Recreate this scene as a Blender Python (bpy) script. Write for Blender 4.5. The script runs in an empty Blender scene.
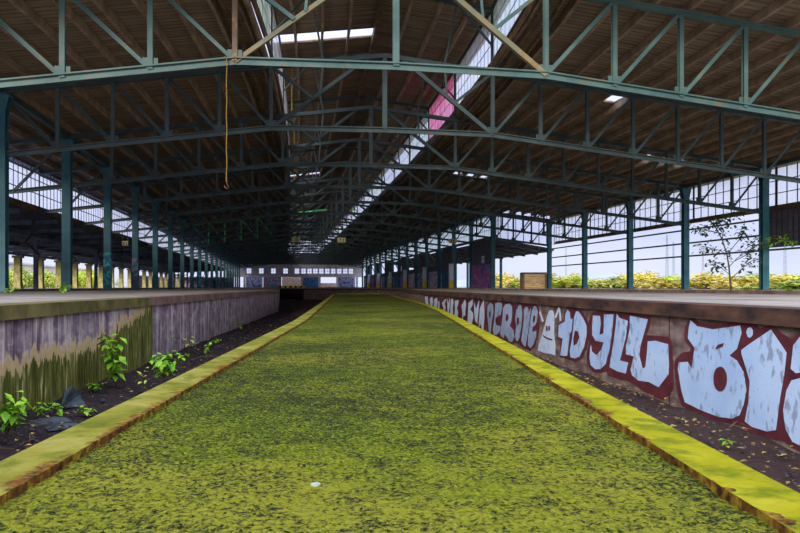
# Abandoned railway goods hall with a mossy platform between two trenches
SKY, ZEN, SUN, SAZ, SEL, EXPO = 1.0, 2.6, 2.3, 20, 13, 0.35
GBACK = [[(6.7, 0.885), (6.56, 0.83), (6.3, 0.811), (5.9, 0.867), (5.81, 0.872), (5.7, 0.872), (5.6, 0.823), (5.45, 0.862), (5.32, 0.802), (5.21, 0.769), (5.12, 0.823), (4.83, 0.874), (4.74, 0.764), (4.71, 0.035), (4.89, -0.016), (5.08, -0.03), (5.21, -0.017), (5.3, 0.007), (5.39, -0.006), (5.74, -0.017), (5.85, 0.016), (6.2, -0.018), (6.51, -0.021), (6.88, 0.007), (6.97, 0.114), (7.03, 0.341), (7.02, 0.431), (6.9, 0.507), (6.82, 0.532), (6.73, 0.54), (6.7, 0.576), (6.82, 0.637), (6.82, 0.766)], [(9.33, 0.814), (8.9, 0.843), (8.5, 0.876), (8.1, 0.858), (7.56, 0.842), (7.6, 0.72), (7.69, 0.631), (7.14, 0.65), (7.09, 0.594), (7.06, 0.384), (7.06, 0.14), (7.29, -0.006), (7.49, -0.004), (7.72, 0.023), (8.14, 0.076), (8.33, 0.064), (8.78, 0.06), (8.82, 0.111), (9.01, 0.066), (9.29, 0.041), (9.48, 0.108), (9.53, 0.237), (9.44, 0.424), (9.46, 0.69)], [(10.81, 0.591), (10.5, 0.651), (10.49, 0.78), (10.33, 0.859), (10.18, 0.803), (10.08, 0.818), (9.99, 0.849), (9.78, 0.84), (9.55, 0.734), (9.43, 0.629), (9.44, 0.483), (9.55, 0.318), (9.71, 0.177), (9.96, 0.106), (10.21, 0.103), (10.44, 0.105), (10.71, 0.1), (10.64, 0.348), (10.83, 0.372)], [(16.11, 0.745), (15.59, 0.844), (14.83, 0.87), (13.91, 0.861), (13.35, 0.814), (13.09, 0.852), (12.65, 0.832), (12.1, 0.87), (11.82, 0.806), (11.77, 0.576), (11.84, 0.387), (12.05, 0.16), (12.37, 0.042), (12.79, 0.049), (13.25, 0.109), (13.91, 0.049), (14.64, 0.063), (15.45, 0.094), (15.96, 0.059), (16.16, 0.394)], [(28.07, 0.82), (23.82, 0.848), (23.27, 0.779), (22.24, 0.824), (19.63, 0.837), (18.75, 0.875), (17.45, 0.894), (16.26, 0.891), (16.11, 0.429), (16.16, 0.131), (16.53, 0.085), (17.95, 0.159), (19.94, 0.179), (23.48, 0.314), (28.07, 0.426)]]
GLET = [('B', [(6.7, 0.838), (6.58, 0.787), (6.3, 0.775), (5.87, 0.832), (5.85, 0.772), (5.92, 0.634), (6.03, 0.57), (5.92, 0.539), (5.82, 0.454), (5.78, 0.315), (5.82, 0.19), (5.88, 0.095), (5.99, 0.046), (6.2, 0.023), (6.5, 0.027), (6.81, 0.052), (6.88, 0.158), (6.95, 0.35), (6.93, 0.418), (6.76, 0.441), (6.68, 0.387), (6.62, 0.584), (6.75, 0.664), (6.73, 0.77)], [[(6.25, 0.602), (6.21, 0.644), (6.11, 0.67), (6.13, 0.638)], [(6.06, 0.369), (6.07, 0.321), (6.1, 0.28), (6.14, 0.253), (6.19, 0.245), (6.24, 0.26), (6.27, 0.294), (6.28, 0.34), (6.27, 0.39), (6.24, 0.432), (6.19, 0.458), (6.14, 0.464), (6.1, 0.448), (6.07, 0.414)]]), ('I', [(5.85, 0.633), (5.74, 0.689), (5.45, 0.824), (5.26, 0.665), (5.29, 0.498), (5.34, 0.312), (5.39, 0.071), (5.5, 0.038), (5.7, 0.034), (5.8, 0.059), (5.75, 0.222), (5.73, 0.395), (5.8, 0.521), (5.85, 0.6)], []), ('dot', [(5.69, 0.787), (5.69, 0.768), (5.71, 0.752), (5.72, 0.744), (5.74, 0.742), (5.76, 0.749), (5.77, 0.762), (5.78, 0.781), (5.77, 0.801), (5.76, 0.816), (5.74, 0.824), (5.72, 0.825), (5.71, 0.819), (5.69, 0.805)], []), ('S', [(5.21, 0.553), (5.18, 0.725), (5.1, 0.798), (4.89, 0.838), (4.79, 0.761), (4.95, 0.688), (5.02, 0.626), (4.98, 0.553), (4.88, 0.514), (4.79, 0.417), (4.79, 0.219), (4.88, 0.062), (5.04, 0.013), (5.19, 0.025), (5.27, 0.103), (5.3, 0.229), (5.26, 0.388), (5.2, 0.47), (5.11, 0.497), (5.04, 0.525), (5.15, 0.527)], [[(5.21, 0.516), (5.04, 0.549), (5.01, 0.523), (5.21, 0.481)]]), ('Y', [(9.28, 0.776), (9.04, 0.781), (9.01, 0.683), (9.06, 0.538), (8.91, 0.57), (8.89, 0.806), (8.59, 0.82), (8.63, 0.623), (8.71, 0.399), (8.84, 0.196), (9.02, 0.111), (9.2, 0.09), (9.37, 0.125), (9.41, 0.219), (9.38, 0.352), (9.36, 0.389), (9.33, 0.309), (9.17, 0.273), (8.99, 0.354), (8.9, 0.458), (9.19, 0.457), (9.31, 0.524), (9.31, 0.668)], []), ('L', [(8.49, 0.831), (8.41, 0.787), (8.16, 0.76), (8.22, 0.571), (8.39, 0.287), (8.15, 0.286), (8.22, 0.154), (8.46, 0.149), (8.71, 0.17), (8.67, 0.291), (8.58, 0.489), (8.51, 0.708)], []), ('L', [(8.1, 0.822), (7.63, 0.802), (7.68, 0.718), (7.82, 0.501), (7.85, 0.397), (7.76, 0.26), (7.69, 0.288), (7.65, 0.44), (7.63, 0.568), (7.44, 0.588), (7.16, 0.575), (7.14, 0.376), (7.15, 0.276), (7.37, 0.116), (7.6, 0.138), (7.87, 0.119), (8.04, 0.157), (8.08, 0.211), (7.99, 0.371), (8.21, 0.375), (8.21, 0.466), (8.1, 0.679)], []), ('T', [(10.73, 0.578), (10.44, 0.64), (10.42, 0.756), (10.32, 0.822), (10.23, 0.787), (10.19, 0.685), (10.1, 0.701), (10.14, 0.531), (10.23, 0.465), (10.34, 0.156), (10.48, 0.132), (10.66, 0.131), (10.54, 0.385), (10.76, 0.395)], []), ('O', [(9.94, 0.811), (9.85, 0.809), (9.66, 0.726), (9.52, 0.622), (9.53, 0.5), (9.63, 0.335), (9.8, 0.197), (9.99, 0.149), (10.19, 0.146), (10.22, 0.235), (10.12, 0.41), (10.06, 0.581), (10.03, 0.724)], [[(9.98, 0.539), (9.85, 0.535), (9.8, 0.458), (9.89, 0.37), (10.03, 0.323), (10.05, 0.416)]]), ('D', [(15.91, 0.73), (15.62, 0.799), (15.35, 0.759), (15.32, 0.585), (15.49, 0.397), (15.6, 0.124), (15.77, 0.113), (15.84, 0.317), (15.96, 0.561)], [[(15.74, 0.584), (15.59, 0.636), (15.56, 0.53), (15.69, 0.447)]]), ('E', [(15.12, 0.793), (14.83, 0.831), (14.54, 0.82), (14.49, 0.729), (14.61, 0.574), (14.96, 0.522), (15.14, 0.406), (14.99, 0.337), (14.72, 0.351), (14.61, 0.321), (14.65, 0.253), (14.98, 0.142), (15.27, 0.13), (15.37, 0.22), (15.23, 0.437), (15.15, 0.65)], [[(15.1, 0.474), (14.9, 0.527), (14.79, 0.502), (15.03, 0.412)]]), ('R', [(14.41, 0.714), (14.18, 0.8), (13.86, 0.825), (13.66, 0.776), (13.63, 0.647), (13.71, 0.484), (13.83, 0.393), (13.55, 0.327), (13.47, 0.204), (13.64, 0.093), (13.88, 0.086), (14.08, 0.164), (14.28, 0.202), (14.35, 0.113), (14.57, 0.131), (14.66, 0.206), (14.53, 0.384), (14.44, 0.559)], [[(14.12, 0.601), (13.96, 0.621), (13.91, 0.541), (14.02, 0.467), (14.16, 0.488)]]), ('O', [(13.32, 0.708), (13.12, 0.812), (12.97, 0.816), (12.89, 0.674), (12.95, 0.444), (13.07, 0.233), (13.21, 0.147), (13.37, 0.143), (13.4, 0.26), (13.32, 0.423), (13.4, 0.55)], [[(13.25, 0.57), (13.12, 0.588), (13.09, 0.499), (13.19, 0.429), (13.28, 0.477)]]), ('N', [(12.76, 0.751), (12.62, 0.798), (12.5, 0.786), (12.44, 0.686), (12.34, 0.773), (12.31, 0.777), (12.38, 0.597), (12.44, 0.447), (12.56, 0.243), (12.67, 0.095), (12.77, 0.095), (12.96, 0.164), (12.86, 0.371), (12.76, 0.578)], []), ('E', [(12.25, 0.72), (12.12, 0.815), (11.99, 0.828), (11.88, 0.734), (11.93, 0.571), (12.05, 0.497), (12.21, 0.463), (12.21, 0.376), (11.97, 0.415), (11.99, 0.308), (12.12, 0.182), (12.32, 0.09), (12.5, 0.126), (12.47, 0.296), (12.35, 0.523)], [[(12.17, 0.581), (12.1, 0.668), (12.01, 0.659), (12.05, 0.563), (12.14, 0.535)]]), ('A', [(27.7, 0.765), (26.85, 0.79), (26.58, 0.516), (26.56, 0.458), (27.53, 0.522)], []), ('N', [(26.17, 0.724), (25.47, 0.791), (25.25, 0.615), (25.47, 0.437), (26.05, 0.471)], []), ('K', [(24.89, 0.712), (24.24, 0.784), (24.04, 0.641), (24.36, 0.403), (25.0, 0.433)], []), ('U', [(23.89, 0.65), (23.63, 0.672), (23.63, 0.365), (24.0, 0.383)], []), ('S', [(23.05, 0.627), (22.3, 0.764), (22.07, 0.759), (22.43, 0.617), (22.24, 0.476), (22.68, 0.305), (23.13, 0.331), (22.63, 0.462), (22.95, 0.548)], []), ('K', [(21.9, 0.792), (21.62, 0.651), (21.44, 0.83), (21.42, 0.584), (21.62, 0.318), (21.85, 0.349)], []), ('R', [(21.18, 0.775), (20.83, 0.805), (20.68, 0.685), (20.85, 0.545), (20.8, 0.33), (20.96, 0.263), (21.35, 0.311)], []), ('B', [(20.48, 0.746), (19.79, 0.78), (19.86, 0.68), (20.1, 0.54), (19.89, 0.441), (20.07, 0.208), (20.59, 0.26), (20.43, 0.502)], []), ('P', [(19.33, 0.636), (18.77, 0.82), (18.61, 0.706), (18.75, 0.508), (18.75, 0.392), (19.1, 0.353), (19.17, 0.213), (19.25, 0.219), (19.18, 0.442)], []), ('E', [(18.28, 0.733), (17.67, 0.852), (17.69, 0.708), (18.02, 0.578), (17.65, 0.495), (17.63, 0.385), (17.86, 0.204), (18.41, 0.236), (18.34, 0.472)], []), ('N', [(17.51, 0.772), (17.27, 0.612), (16.87, 0.841), (16.94, 0.636), (17.11, 0.265), (17.39, 0.33), (17.49, 0.551)], []), ('A', [(16.79, 0.638), (16.33, 0.858), (16.26, 0.444), (16.4, 0.132), (16.54, 0.155), (16.68, 0.286), (16.94, 0.18)], [])]
GHOST = [(11.13, 0.789), (11.02, 0.774), (10.96, 0.686), (10.98, 0.426), (10.91, 0.251), (10.92, 0.101), (11.11, 0.103), (11.47, 0.083), (11.88, 0.092), (11.84, 0.174), (11.66, 0.354), (11.47, 0.529), (11.33, 0.697), (11.24, 0.767)]
GEARS = [[(11.78, 0.729), (11.7, 0.754), (11.51, 0.603), (11.59, 0.572)], [(10.92, 0.688), (10.74, 0.847), (10.66, 0.829), (10.6, 0.651), (10.67, 0.633), (10.71, 0.792), (10.85, 0.67)]]
GFACE = [[(11.3, 0.491), (11.3, 0.469), (11.31, 0.452), (11.33, 0.442), (11.35, 0.44), (11.37, 0.448), (11.38, 0.464), (11.39, 0.485), (11.38, 0.506), (11.37, 0.524), (11.35, 0.534), (11.33, 0.535), (11.31, 0.527), (11.3, 0.511)], [(11.17, 0.503), (11.17, 0.485), (11.19, 0.469), (11.2, 0.46), (11.22, 0.459), (11.24, 0.466), (11.25, 0.48), (11.26, 0.498), (11.25, 0.517), (11.24, 0.532), (11.22, 0.541), (11.2, 0.542), (11.19, 0.535), (11.17, 0.521)], [(11.59, 0.381), (11.47, 0.361), (11.27, 0.343), (11.05, 0.343), (11.05, 0.323), (11.27, 0.322), (11.49, 0.338)]]
import bpy, bmesh, math, random
from mathutils import Vector, noise
random.seed(7)
scene = bpy.context.scene
COL = scene.collection
EYE = 1.15
TH = math.atan(120 / 716.0)
CT, ST = math.cos(TH), math.sin(TH)
PZ = 0.985            # top of the side platforms
MZ = 0.67             # top of the mossy platform
BAY = 7.098
S0, S1 = 12.6, 166.0  # roof start and end along the hall
XL, XR = -8.69, 23.35
XEL, XER = -11.97, 23.95
XR2, STEP = 18.2, 59.9   # beyond STEP the right side of the hall is set in

def C(X, Z, z=0.0):   # right/forward distances measured from the camera stand -> hall coordinates
    return Vector((X * CT + Z * ST, -X * ST + Z * CT, z))

ORD = ['first', 'second', 'third', 'fourth', 'fifth', 'sixth', 'seventh', 'eighth', 'ninth', 'tenth', 'eleventh', 'twelfth',
       'thirteenth', 'fourteenth', 'fifteenth', 'sixteenth', 'seventeenth', 'eighteenth', 'nineteenth', 'twentieth',
       'twenty-first', 'twenty-second', 'twenty-third', 'twenty-fourth', 'twenty-fifth', 'twenty-sixth', 'twenty-seventh',
       'twenty-eighth', 'twenty-ninth', 'thirtieth']

# ------------------------------------------------------------------ mesh helpers
class MB:
    def __init__(s):
        s.v = []; s.f = []; s.uv = None
    def box(s, x0, x1, y0, y1, z0, z1):
        b = len(s.v)
        s.v += [(x0,y0,z0),(x1,y0,z0),(x1,y1,z0),(x0,y1,z0),(x0,y0,z1),(x1,y0,z1),(x1,y1,z1),(x0,y1,z1)]
        s.f += [tuple(b+i for i in q) for q in ((3,2,1,0),(4,5,6,7),(0,1,5,4),(1,2,6,5),(2,3,7,6),(3,0,4,7))]
        return s
    def sweep(s, p0, p1, prof, up=(0,0,1)):
        p0 = Vector(p0); p1 = Vector(p1); d = (p1-p0).normalized(); up = Vector(up)
        if abs(d.dot(up)) > 0.98: up = Vector((0,1,0)) if abs(d.y) < 0.9 else Vector((1,0,0))
        r = d.cross(up).normalized(); u = r.cross(d).normalized()
        b = len(s.v); n = len(prof)
        for p in (p0, p1):
            s.v += [tuple(p + r*a + u*c) for a, c in prof]
        for i in range(n):
            j = (i+1) % n
            s.f.append((b+i, b+j, b+n+j, b+n+i))
        s.f.append(tuple(b+i for i in reversed(range(n)))); s.f.append(tuple(b+n+i for i in range(n)))
        return s
    def bar(s, p0, p1, w, h=None, up=(0,0,1)):
        h = w if h is None else h
        return s.sweep(p0, p1, [(-w/2,-h/2),(w/2,-h/2),(w/2,h/2),(-w/2,h/2)], up)
    def tube(s, pts, rads, n=6):
        pts = [Vector(p) for p in pts]; b = len(s.v)
        if not isinstance(rads, (list, tuple)): rads = [rads]*len(pts)
        for i, p in enumerate(pts):
            d = (pts[min(i+1, len(pts)-1)] - pts[max(i-1, 0)]).normalized()
            up = Vector((0,0,1)) if abs(d.z) < 0.9 else Vector((1,0,0))
            r = d.cross(up).normalized(); u = r.cross(d)
            for k in range(n):
                a = 2*math.pi*k/n
                s.v.append(tuple(p + (r*math.cos(a)+u*math.sin(a))*rads[i]))
        for i in range(len(pts)-1):
            for k in range(n):
                q = (k+1) % n
                s.f.append((b+i*n+k, b+i*n+q, b+(i+1)*n+q, b+(i+1)*n+k))
        s.f.append(tuple(b+k for k in reversed(range(n)))); s.f.append(tuple(b+(len(pts)-1)*n+k for k in range(n)))
        return s
    def quad(s, a, b_, c, d):
        b = len(s.v); s.v += [tuple(a), tuple(b_), tuple(c), tuple(d)]; s.f.append((b,b+1,b+2,b+3)); return s
    def leaf(s, p, d, nrm, L, W):
        p = Vector(p); d = Vector(d).normalized(); r = d.cross(Vector(nrm)).normalized(); n = r.cross(d)
        b = len(s.v)
        s.v += [tuple(p), tuple(p+d*L*.45+r*W/2+n*L*.06), tuple(p+d*L-n*L*.1), tuple(p+d*L*.45-r*W/2+n*L*.06), tuple(p+d*L*.5)]
        s.f += [(b,b+1,b+4),(b+1,b+2,b+4),(b+2,b+3,b+4),(b+3,b,b+4)]
        return s
    def build(s, name, mat, parent=None, smooth=False):
        me = bpy.data.meshes.new(name); me.from_pydata(s.v, [], s.f); me.update()
        if s.uv:
            ul = me.uv_layers.new(name='UVMap')
            for lp in me.loops: ul.data[lp.index].uv = s.uv[lp.vertex_index]
        if smooth:
            for p in me.polygons: p.use_smooth = True
        o = bpy.data.objects.new(name, me); COL.objects.link(o)
        if mat: me.materials.append(mat)
        if parent: o.parent = parent
        return o

def prof_I(w, h, t):
    a = t/2
    return [(-w/2,-h/2),(w/2,-h/2),(w/2,-h/2+t),(a,-h/2+t),(a,h/2-t),(w/2,h/2-t),(w/2,h/2),(-w/2,h/2),(-w/2,h/2-t),(-a,h/2-t),(-a,-h/2+t),(-w/2,-h/2+t)]
def prof_T(w, h, t, flip=1):   # flange on top when flip = 1
    p = [(-t/2,-h/2),(t/2,-h/2),(t/2,h/2-t),(w/2,h/2-t),(w/2,h/2),(-w/2,h/2),(-w/2,h/2-t),(-t/2,h/2-t)]
    return p if flip == 1 else [(-a,-b) for a, b in p]
def prof_L(w, h, t):
    return [(-w/2,-h/2),(w/2,-h/2),(w/2,-h/2+t),(-w/2+t,-h/2+t),(-w/2+t,h/2),(-w/2,h/2)]

def tag(o, label=None, cat=None, group=None, kind=None):
    if label: o['label'] = label
    if cat: o['category'] = cat
    if group: o['group'] = group
    if kind: o['kind'] = kind
    return o
def empty(name, loc, label, cat, group=None, kind=None):
    o = bpy.data.objects.new(name, None); COL.objects.link(o); o.location = loc; o.empty_display_size = .2
    return tag(o, label, cat, group, kind)
def under(o, root):            # parent while keeping world coordinates of the mesh
    o.parent = root; o.matrix_parent_inverse = root.matrix_basis.inverted(); return o

# ------------------------------------------------------------------ materials
def srgb(r, g, b):
    f = lambda c: (c/255/12.92) if c/255 <= .04045 else ((c/255+.055)/1.055)**2.4
    return (f(r), f(g), f(b), 1)
class NT:
    def __init__(s, name):
        s.m = bpy.data.materials.new(name); s.m.use_nodes = True; s.t = s.m.node_tree; s.n = s.t.nodes
        s.b = s.n['Principled BSDF']; s.co = s.n.new('ShaderNodeTexCoord'); s.out = s.n['Material Output']
    def L(s, a, b): s.t.links.new(a, b)
    def mapping(s, scale=(1,1,1), src='Object', rot=(0,0,0)):
        m = s.n.new('ShaderNodeMapping'); m.inputs['Scale'].default_value = scale; m.inputs['Rotation'].default_value = rot
        s.L(s.co.outputs[src], m.inputs['Vector']); return m.outputs[0]
    def noise(s, vec, scale, detail=4, rough=.55, dist=0):
        n = s.n.new('ShaderNodeTexNoise'); n.inputs['Scale'].default_value = scale; n.inputs['Detail'].default_value = detail
        n.inputs['Roughness'].default_value = rough; n.inputs['Distortion'].default_value = dist; s.L(vec, n.inputs['Vector']); return n.outputs['Fac']
    def ramp(s, fac, stops):
        r = s.n.new('ShaderNodeValToRGB'); e = r.color_ramp.elements
        while len(e) < len(stops): e.new(.5)
        for q, (p, c) in zip(e, stops): q.position = p; q.color = c if len(c) == 4 else (*c, 1)
        s.L(fac, r.inputs[0]); return r.outputs[0]
    def mix(s, fac, a, b, mode='MIX'):
        m = s.n.new('ShaderNodeMix'); m.data_type = 'RGBA'; m.blend_type = mode
        for k, v in ((0, fac), (6, a), (7, b)):
            if isinstance(v, (int, float)): m.inputs[k].default_value = v
            elif isinstance(v, tuple): m.inputs[k].default_value = v
            else: s.L(v, m.inputs[k])
        return m.outputs[2]
    def math(s, op, a, b=None, c=None):
        m = s.n.new('ShaderNodeMath'); m.operation = op
        for k, v in enumerate((a, b, c)):
            if v is None: continue
            if isinstance(v, (int, float)): m.inputs[k].default_value = v
            else: s.L(v, m.inputs[k])
        return m.outputs[0]
    def sep(s, vec):
        x = s.n.new('ShaderNodeSeparateXYZ'); s.L(vec, x.inputs[0]); return x.outputs
    def bump(s, h, strength=.3, dist=.02):
        b = s.n.new('ShaderNodeBump'); b.inputs['Strength'].default_value = strength; b.inputs['Distance'].default_value = dist
        s.L(h, b.inputs['Height']); s.L(b.outputs[0], s.b.inputs['Normal'])
    def done(s, col=None, rough=.8, metal=0, spec=.3):
        if col is not None:
            if isinstance(col, tuple): s.b.inputs['Base Color'].default_value = col
            else: s.L(col, s.b.inputs['Base Color'])
        if isinstance(rough, (int, float)): s.b.inputs['Roughness'].default_value = rough
        else: s.L(rough, s.b.inputs['Roughness'])
        s.b.inputs['Metallic'].default_value = metal; s.b.inputs['Specular IOR Level'].default_value = spec
        return s.m
W_ = (0,0,0,1)
def simple(name, c1, c2=None, scale=3, rough=.8, lo=.35, hi=.65, spec=.3, bump=0, stretch=(1,1,1)):
    m = NT(name)
    if c2 is None: return m.done(c1, rough, spec=spec)
    v = m.mapping(stretch); n = m.noise(v, scale)
    if bump: m.bump(n, bump)
    return m.done(m.ramp(n, [(lo, c1), (hi, c2)]), rough, spec=spec)

def steel(name, base, light, rust, amt=.62):
    m = NT(name); v = m.mapping()
    a = m.ramp(m.noise(v, 1.3, 5), [(.35, base), (.7, light)])
    k = m.ramp(m.noise(v, 2.6, 8, .65), [(amt, (0,0,0)), (amt+.1, (1,1,1))])
    return m.done(m.mix(k, a, rust), .55, spec=.4)
RUST = srgb(96,66,44)
M = {}
M['truss'] = steel('truss_paint', srgb(58,72,76), srgb(78,96,96), RUST)
M['truss_front'] = steel('truss_paint_daylit', srgb(64,92,90), srgb(90,118,112), srgb(116,96,70), .56)  # nearest truss: daylight put into a paler paint, with rust patches
M['truss_worn'] = steel('truss_paint_worn', srgb(108,112,88), srgb(146,138,102), srgb(140,106,66), .5)
M['truss_green_lit'] = steel('truss_paint_green_lit', srgb(70,225,170), srgb(150,245,120), srgb(60,170,160), .6)  # green paint made very bright to stand in for light from the glazing
M['rust'] = steel('rusted_steel', srgb(84,62,46), srgb(128,100,70), srgb(150,116,62), .55)
M['rail'] = steel('rail_steel', srgb(70,62,62), srgb(104,94,90), srgb(96,62,40), .55)
M['purlin'] = simple('purlin_timber', srgb(140,118,98), srgb(176,152,128), 2.0, .8)
M['old_rope'] = simple('old_rope', srgb(116,90,46), srgb(160,128,66), 14, .8)
M['yellowsteel'] = simple('yellow_paint', srgb(190,160,40), srgb(150,120,40), 4, .6)

def boards():
    m = NT('roof_boards'); v = m.mapping((.35, 4.6, .35)); w = m.mapping((.6,.6,.6))
    n = m.noise(v, 1.0, 3, .6); g = m.noise(w, 1.2, 4)
    col = m.ramp(n, [(.25, srgb(118,100,82)), (.5, srgb(158,138,114)), (.75, srgb(186,168,142))])
    col = m.mix(m.ramp(g, [(.4, (0,0,0)), (.75, (.55,.55,.55))]), col, srgb(112,104,94))
    y = m.sep(m.co.outputs['Object'])[1]
    fr = m.math('FRACT', m.math('MULTIPLY', y, 4.2)); seam = m.math('LESS_THAN', fr, .09)
    col = m.mix(seam, col, srgb(56,48,42))
    return m.done(col, .9, spec=.15)
M['boards'] = boards()

def column_mat(name, paint=None):
    m = NT(name); v = m.mapping()
    a = m.ramp(m.noise(v, 1.4, 5), [(.35, srgb(42,92,104)), (.7, srgb(64,122,128))])
    k = m.ramp(m.noise(v, 3.2, 7, .65), [(.6, (0,0,0)), (.72, (1,1,1))])
    col = m.mix(k, a, srgb(88,66,52))
    if paint:
        z = m.sep(m.co.outputs['Object'])[2]
        band = m.math('MULTIPLY', m.math('LESS_THAN', z, 1.9), m.math('GREATER_THAN', z, .25))
        nn = m.ramp(m.noise(m.mapping((3,3,2.2)), 1.2, 3, .5, 1.5), [(.46, (0,0,0)), (.5, (1,1,1))])
        c2 = m.ramp(m.noise(v, 2.1, 2), [(.42, paint[0]), (.5, paint[1]), (.58, paint[2])])
        col = m.mix(m.math('MULTIPLY', band, nn), col, c2)
    return m.done(col, .5, spec=.4)
M['column'] = column_mat('column_paint')
M['column_cyan'] = column_mat('column_paint_tagged', (srgb(40,180,200), srgb(90,210,210), srgb(30,110,140)))
M['column_violet'] = column_mat('column_paint_scrawled', (srgb(110,70,150), srgb(60,170,190), srgb(200,110,140)))

def glass(name, tint, trans=.55, dirt=.5):
    m = NT(name); v = m.mapping()
    t = m.n.new('ShaderNodeBsdfTransparent'); t.inputs[0].default_value = (.93,.94,.97,1)
    tr = m.n.new('ShaderNodeBsdfTranslucent')
    n = m.noise(v, 1.6, 5)
    m.L(m.ramp(n, [(.3, tint[0]), (.7, tint[1])]), tr.inputs[0])
    mx = m.n.new('ShaderNodeMixShader'); f = m.math('MULTIPLY_ADD', m.noise(v, .9, 4), dirt, 1-trans-dirt/2)
    m.L(f, mx.inputs[0]); m.L(t.outputs[0], mx.inputs[1]); m.L(tr.outputs[0], mx.inputs[2]); m.L(mx.outputs[0], m.out.inputs[0])
    return m.m
M['glass'] = glass('wired_glass', (srgb(215,215,232), srgb(240,240,250)), .62, .5)
M['glass_dirty'] = glass('stained_glass_panes', (srgb(200,205,205), srgb(240,240,245)), .6, .6)
M['glass_pink'] = glass('pink_sprayed_panes', (srgb(235,60,130), srgb(250,170,200)), .12, .2)
M['glass_green'] = glass('algae_panes', (srgb(150,190,160), srgb(235,240,235)), .5, .6)

def mossmat():
    m = NT('mossy_asphalt'); v = m.mapping()
    big = m.noise(v, .7, 4, .6); mid = m.noise(v, 9, 4, .6, .5); fine = m.noise(v, 70, 4, .65, .5); tiny = m.noise(v, 170, 3, .6); alt = m.noise(m.mapping((1,1,1.7)), 95, 2)
    s = m.math('ADD', m.math('MULTIPLY', fine, .55), m.math('MULTIPLY', mid, .22))
    s = m.math('ADD', s, m.math('MULTIPLY', big, .23))
    moss = m.ramp(m.noise(v, 1.0, 5, .6), [(.34, srgb(48,80,2)), (.48, srgb(86,102,4)), (.62, srgb(130,128,34))])
    moss = m.mix(m.ramp(alt, [(.42, (0,0,0)), (.62, (.8,.8,.8))]), moss, srgb(140,140,36))
    moss = m.mix(m.ramp(tiny, [(.62, (0,0,0)), (.75, (.7,.7,.7))]), moss, srgb(200,194,120))
    tar = m.ramp(tiny, [(.36, srgb(16,20,8)), (.52, srgb(40,46,16)), (.66, srgb(100,104,56))])
    f = m.ramp(s, [(.465, (0,0,0)), (.555, (1,1,1))])
    m.bump(m.math('ADD', s, m.math('MULTIPLY', tiny, .3)), .7, .03)
    return m.done(m.mix(f, tar, moss), .95, spec=.08)
M['moss'] = mossmat()
def kerbmat(name, c, green, stain):
    m = NT(name); v = m.mapping(); uv = m.sep(m.co.outputs['UV'])
    a = m.ramp(m.noise(v, 3.2, 7, .65), [(.3, c[0]), (.5, c[1]), (.7, c[2])])
    g = m.ramp(m.noise(v, 7, 6, .6), [(.5, (0,0,0)), (.62, (.8,.8,.8))])
    a = m.mix(g, a, green)
    e = m.math('ADD', uv[0], m.math('MULTIPLY', m.math('SUBTRACT', m.noise(v, 9, 7, .65), .5), 1.5))
    e = m.math('ADD', e, m.math('MULTIPLY', m.math('SUBTRACT', m.noise(v, 2.0, 3), .5), 1.2))
    e = m.math('ADD', e, m.math('MULTIPLY', m.math('GREATER_THAN', uv[0], .997), .45))
    r = m.ramp(e, [(1-stain, (0,0,0)), (1.12-stain*.5, (1,1,1))])
    rust = m.ramp(m.noise(v, 26, 6, .65), [(.34, srgb(44,34,16)), (.5, srgb(112,72,28)), (.64, srgb(150,128,34))])
    m.bump(m.noise(v, 30, 6, .7), .6, .012)
    return m.done(m.mix(r, a, rust), .9, spec=.1)
M['kerb'] = kerbmat('mossy_kerb_right', (srgb(108,112,8), srgb(152,146,12), srgb(176,168,40)), srgb(96,108,10), .02)
M['kerb_l'] = kerbmat('mossy_kerb_left', (srgb(96,98,24), srgb(134,128,44), srgb(160,150,80)), srgb(88,98,18), .2)
def soilmat():
    m = NT('track_bed_soil'); v = m.mapping()
    n = m.noise(v, 9, 7, .7); t = m.noise(v, 45, 3)
    c = m.ramp(n, [(.3, srgb(22,18,20)), (.55, srgb(52,42,42)), (.75, srgb(92,72,62))])
    c = m.mix(m.ramp(t, [(.6, (0,0,0)), (.72, (.6,.6,.6))]), c, srgb(128,112,86))
    x = m.sep(m.co.outputs['Object'])[0]
    c = m.mix(m.math('MULTIPLY', m.math('GREATER_THAN', x, .6), .5), c, srgb(86,62,54))
    m.bump(n, .8, .04)
    return m.done(c, .95, spec=.15)
M['soil'] = soilmat()
M['stone'] = simple('ballast_stone', srgb(28,25,30), srgb(84,76,80), 18, .85, bump=.3)
M['slate'] = simple('slate_grey', srgb(40,46,50), srgb(74,82,84), 12, .8)
M['litter'] = simple('dead_leaf', srgb(112,84,44), srgb(176,150,70), 30, .8, lo=.4, hi=.6)
M['twig'] = simple('twig_brown', srgb(70,52,38), srgb(110,84,60), 20, .9)
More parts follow.
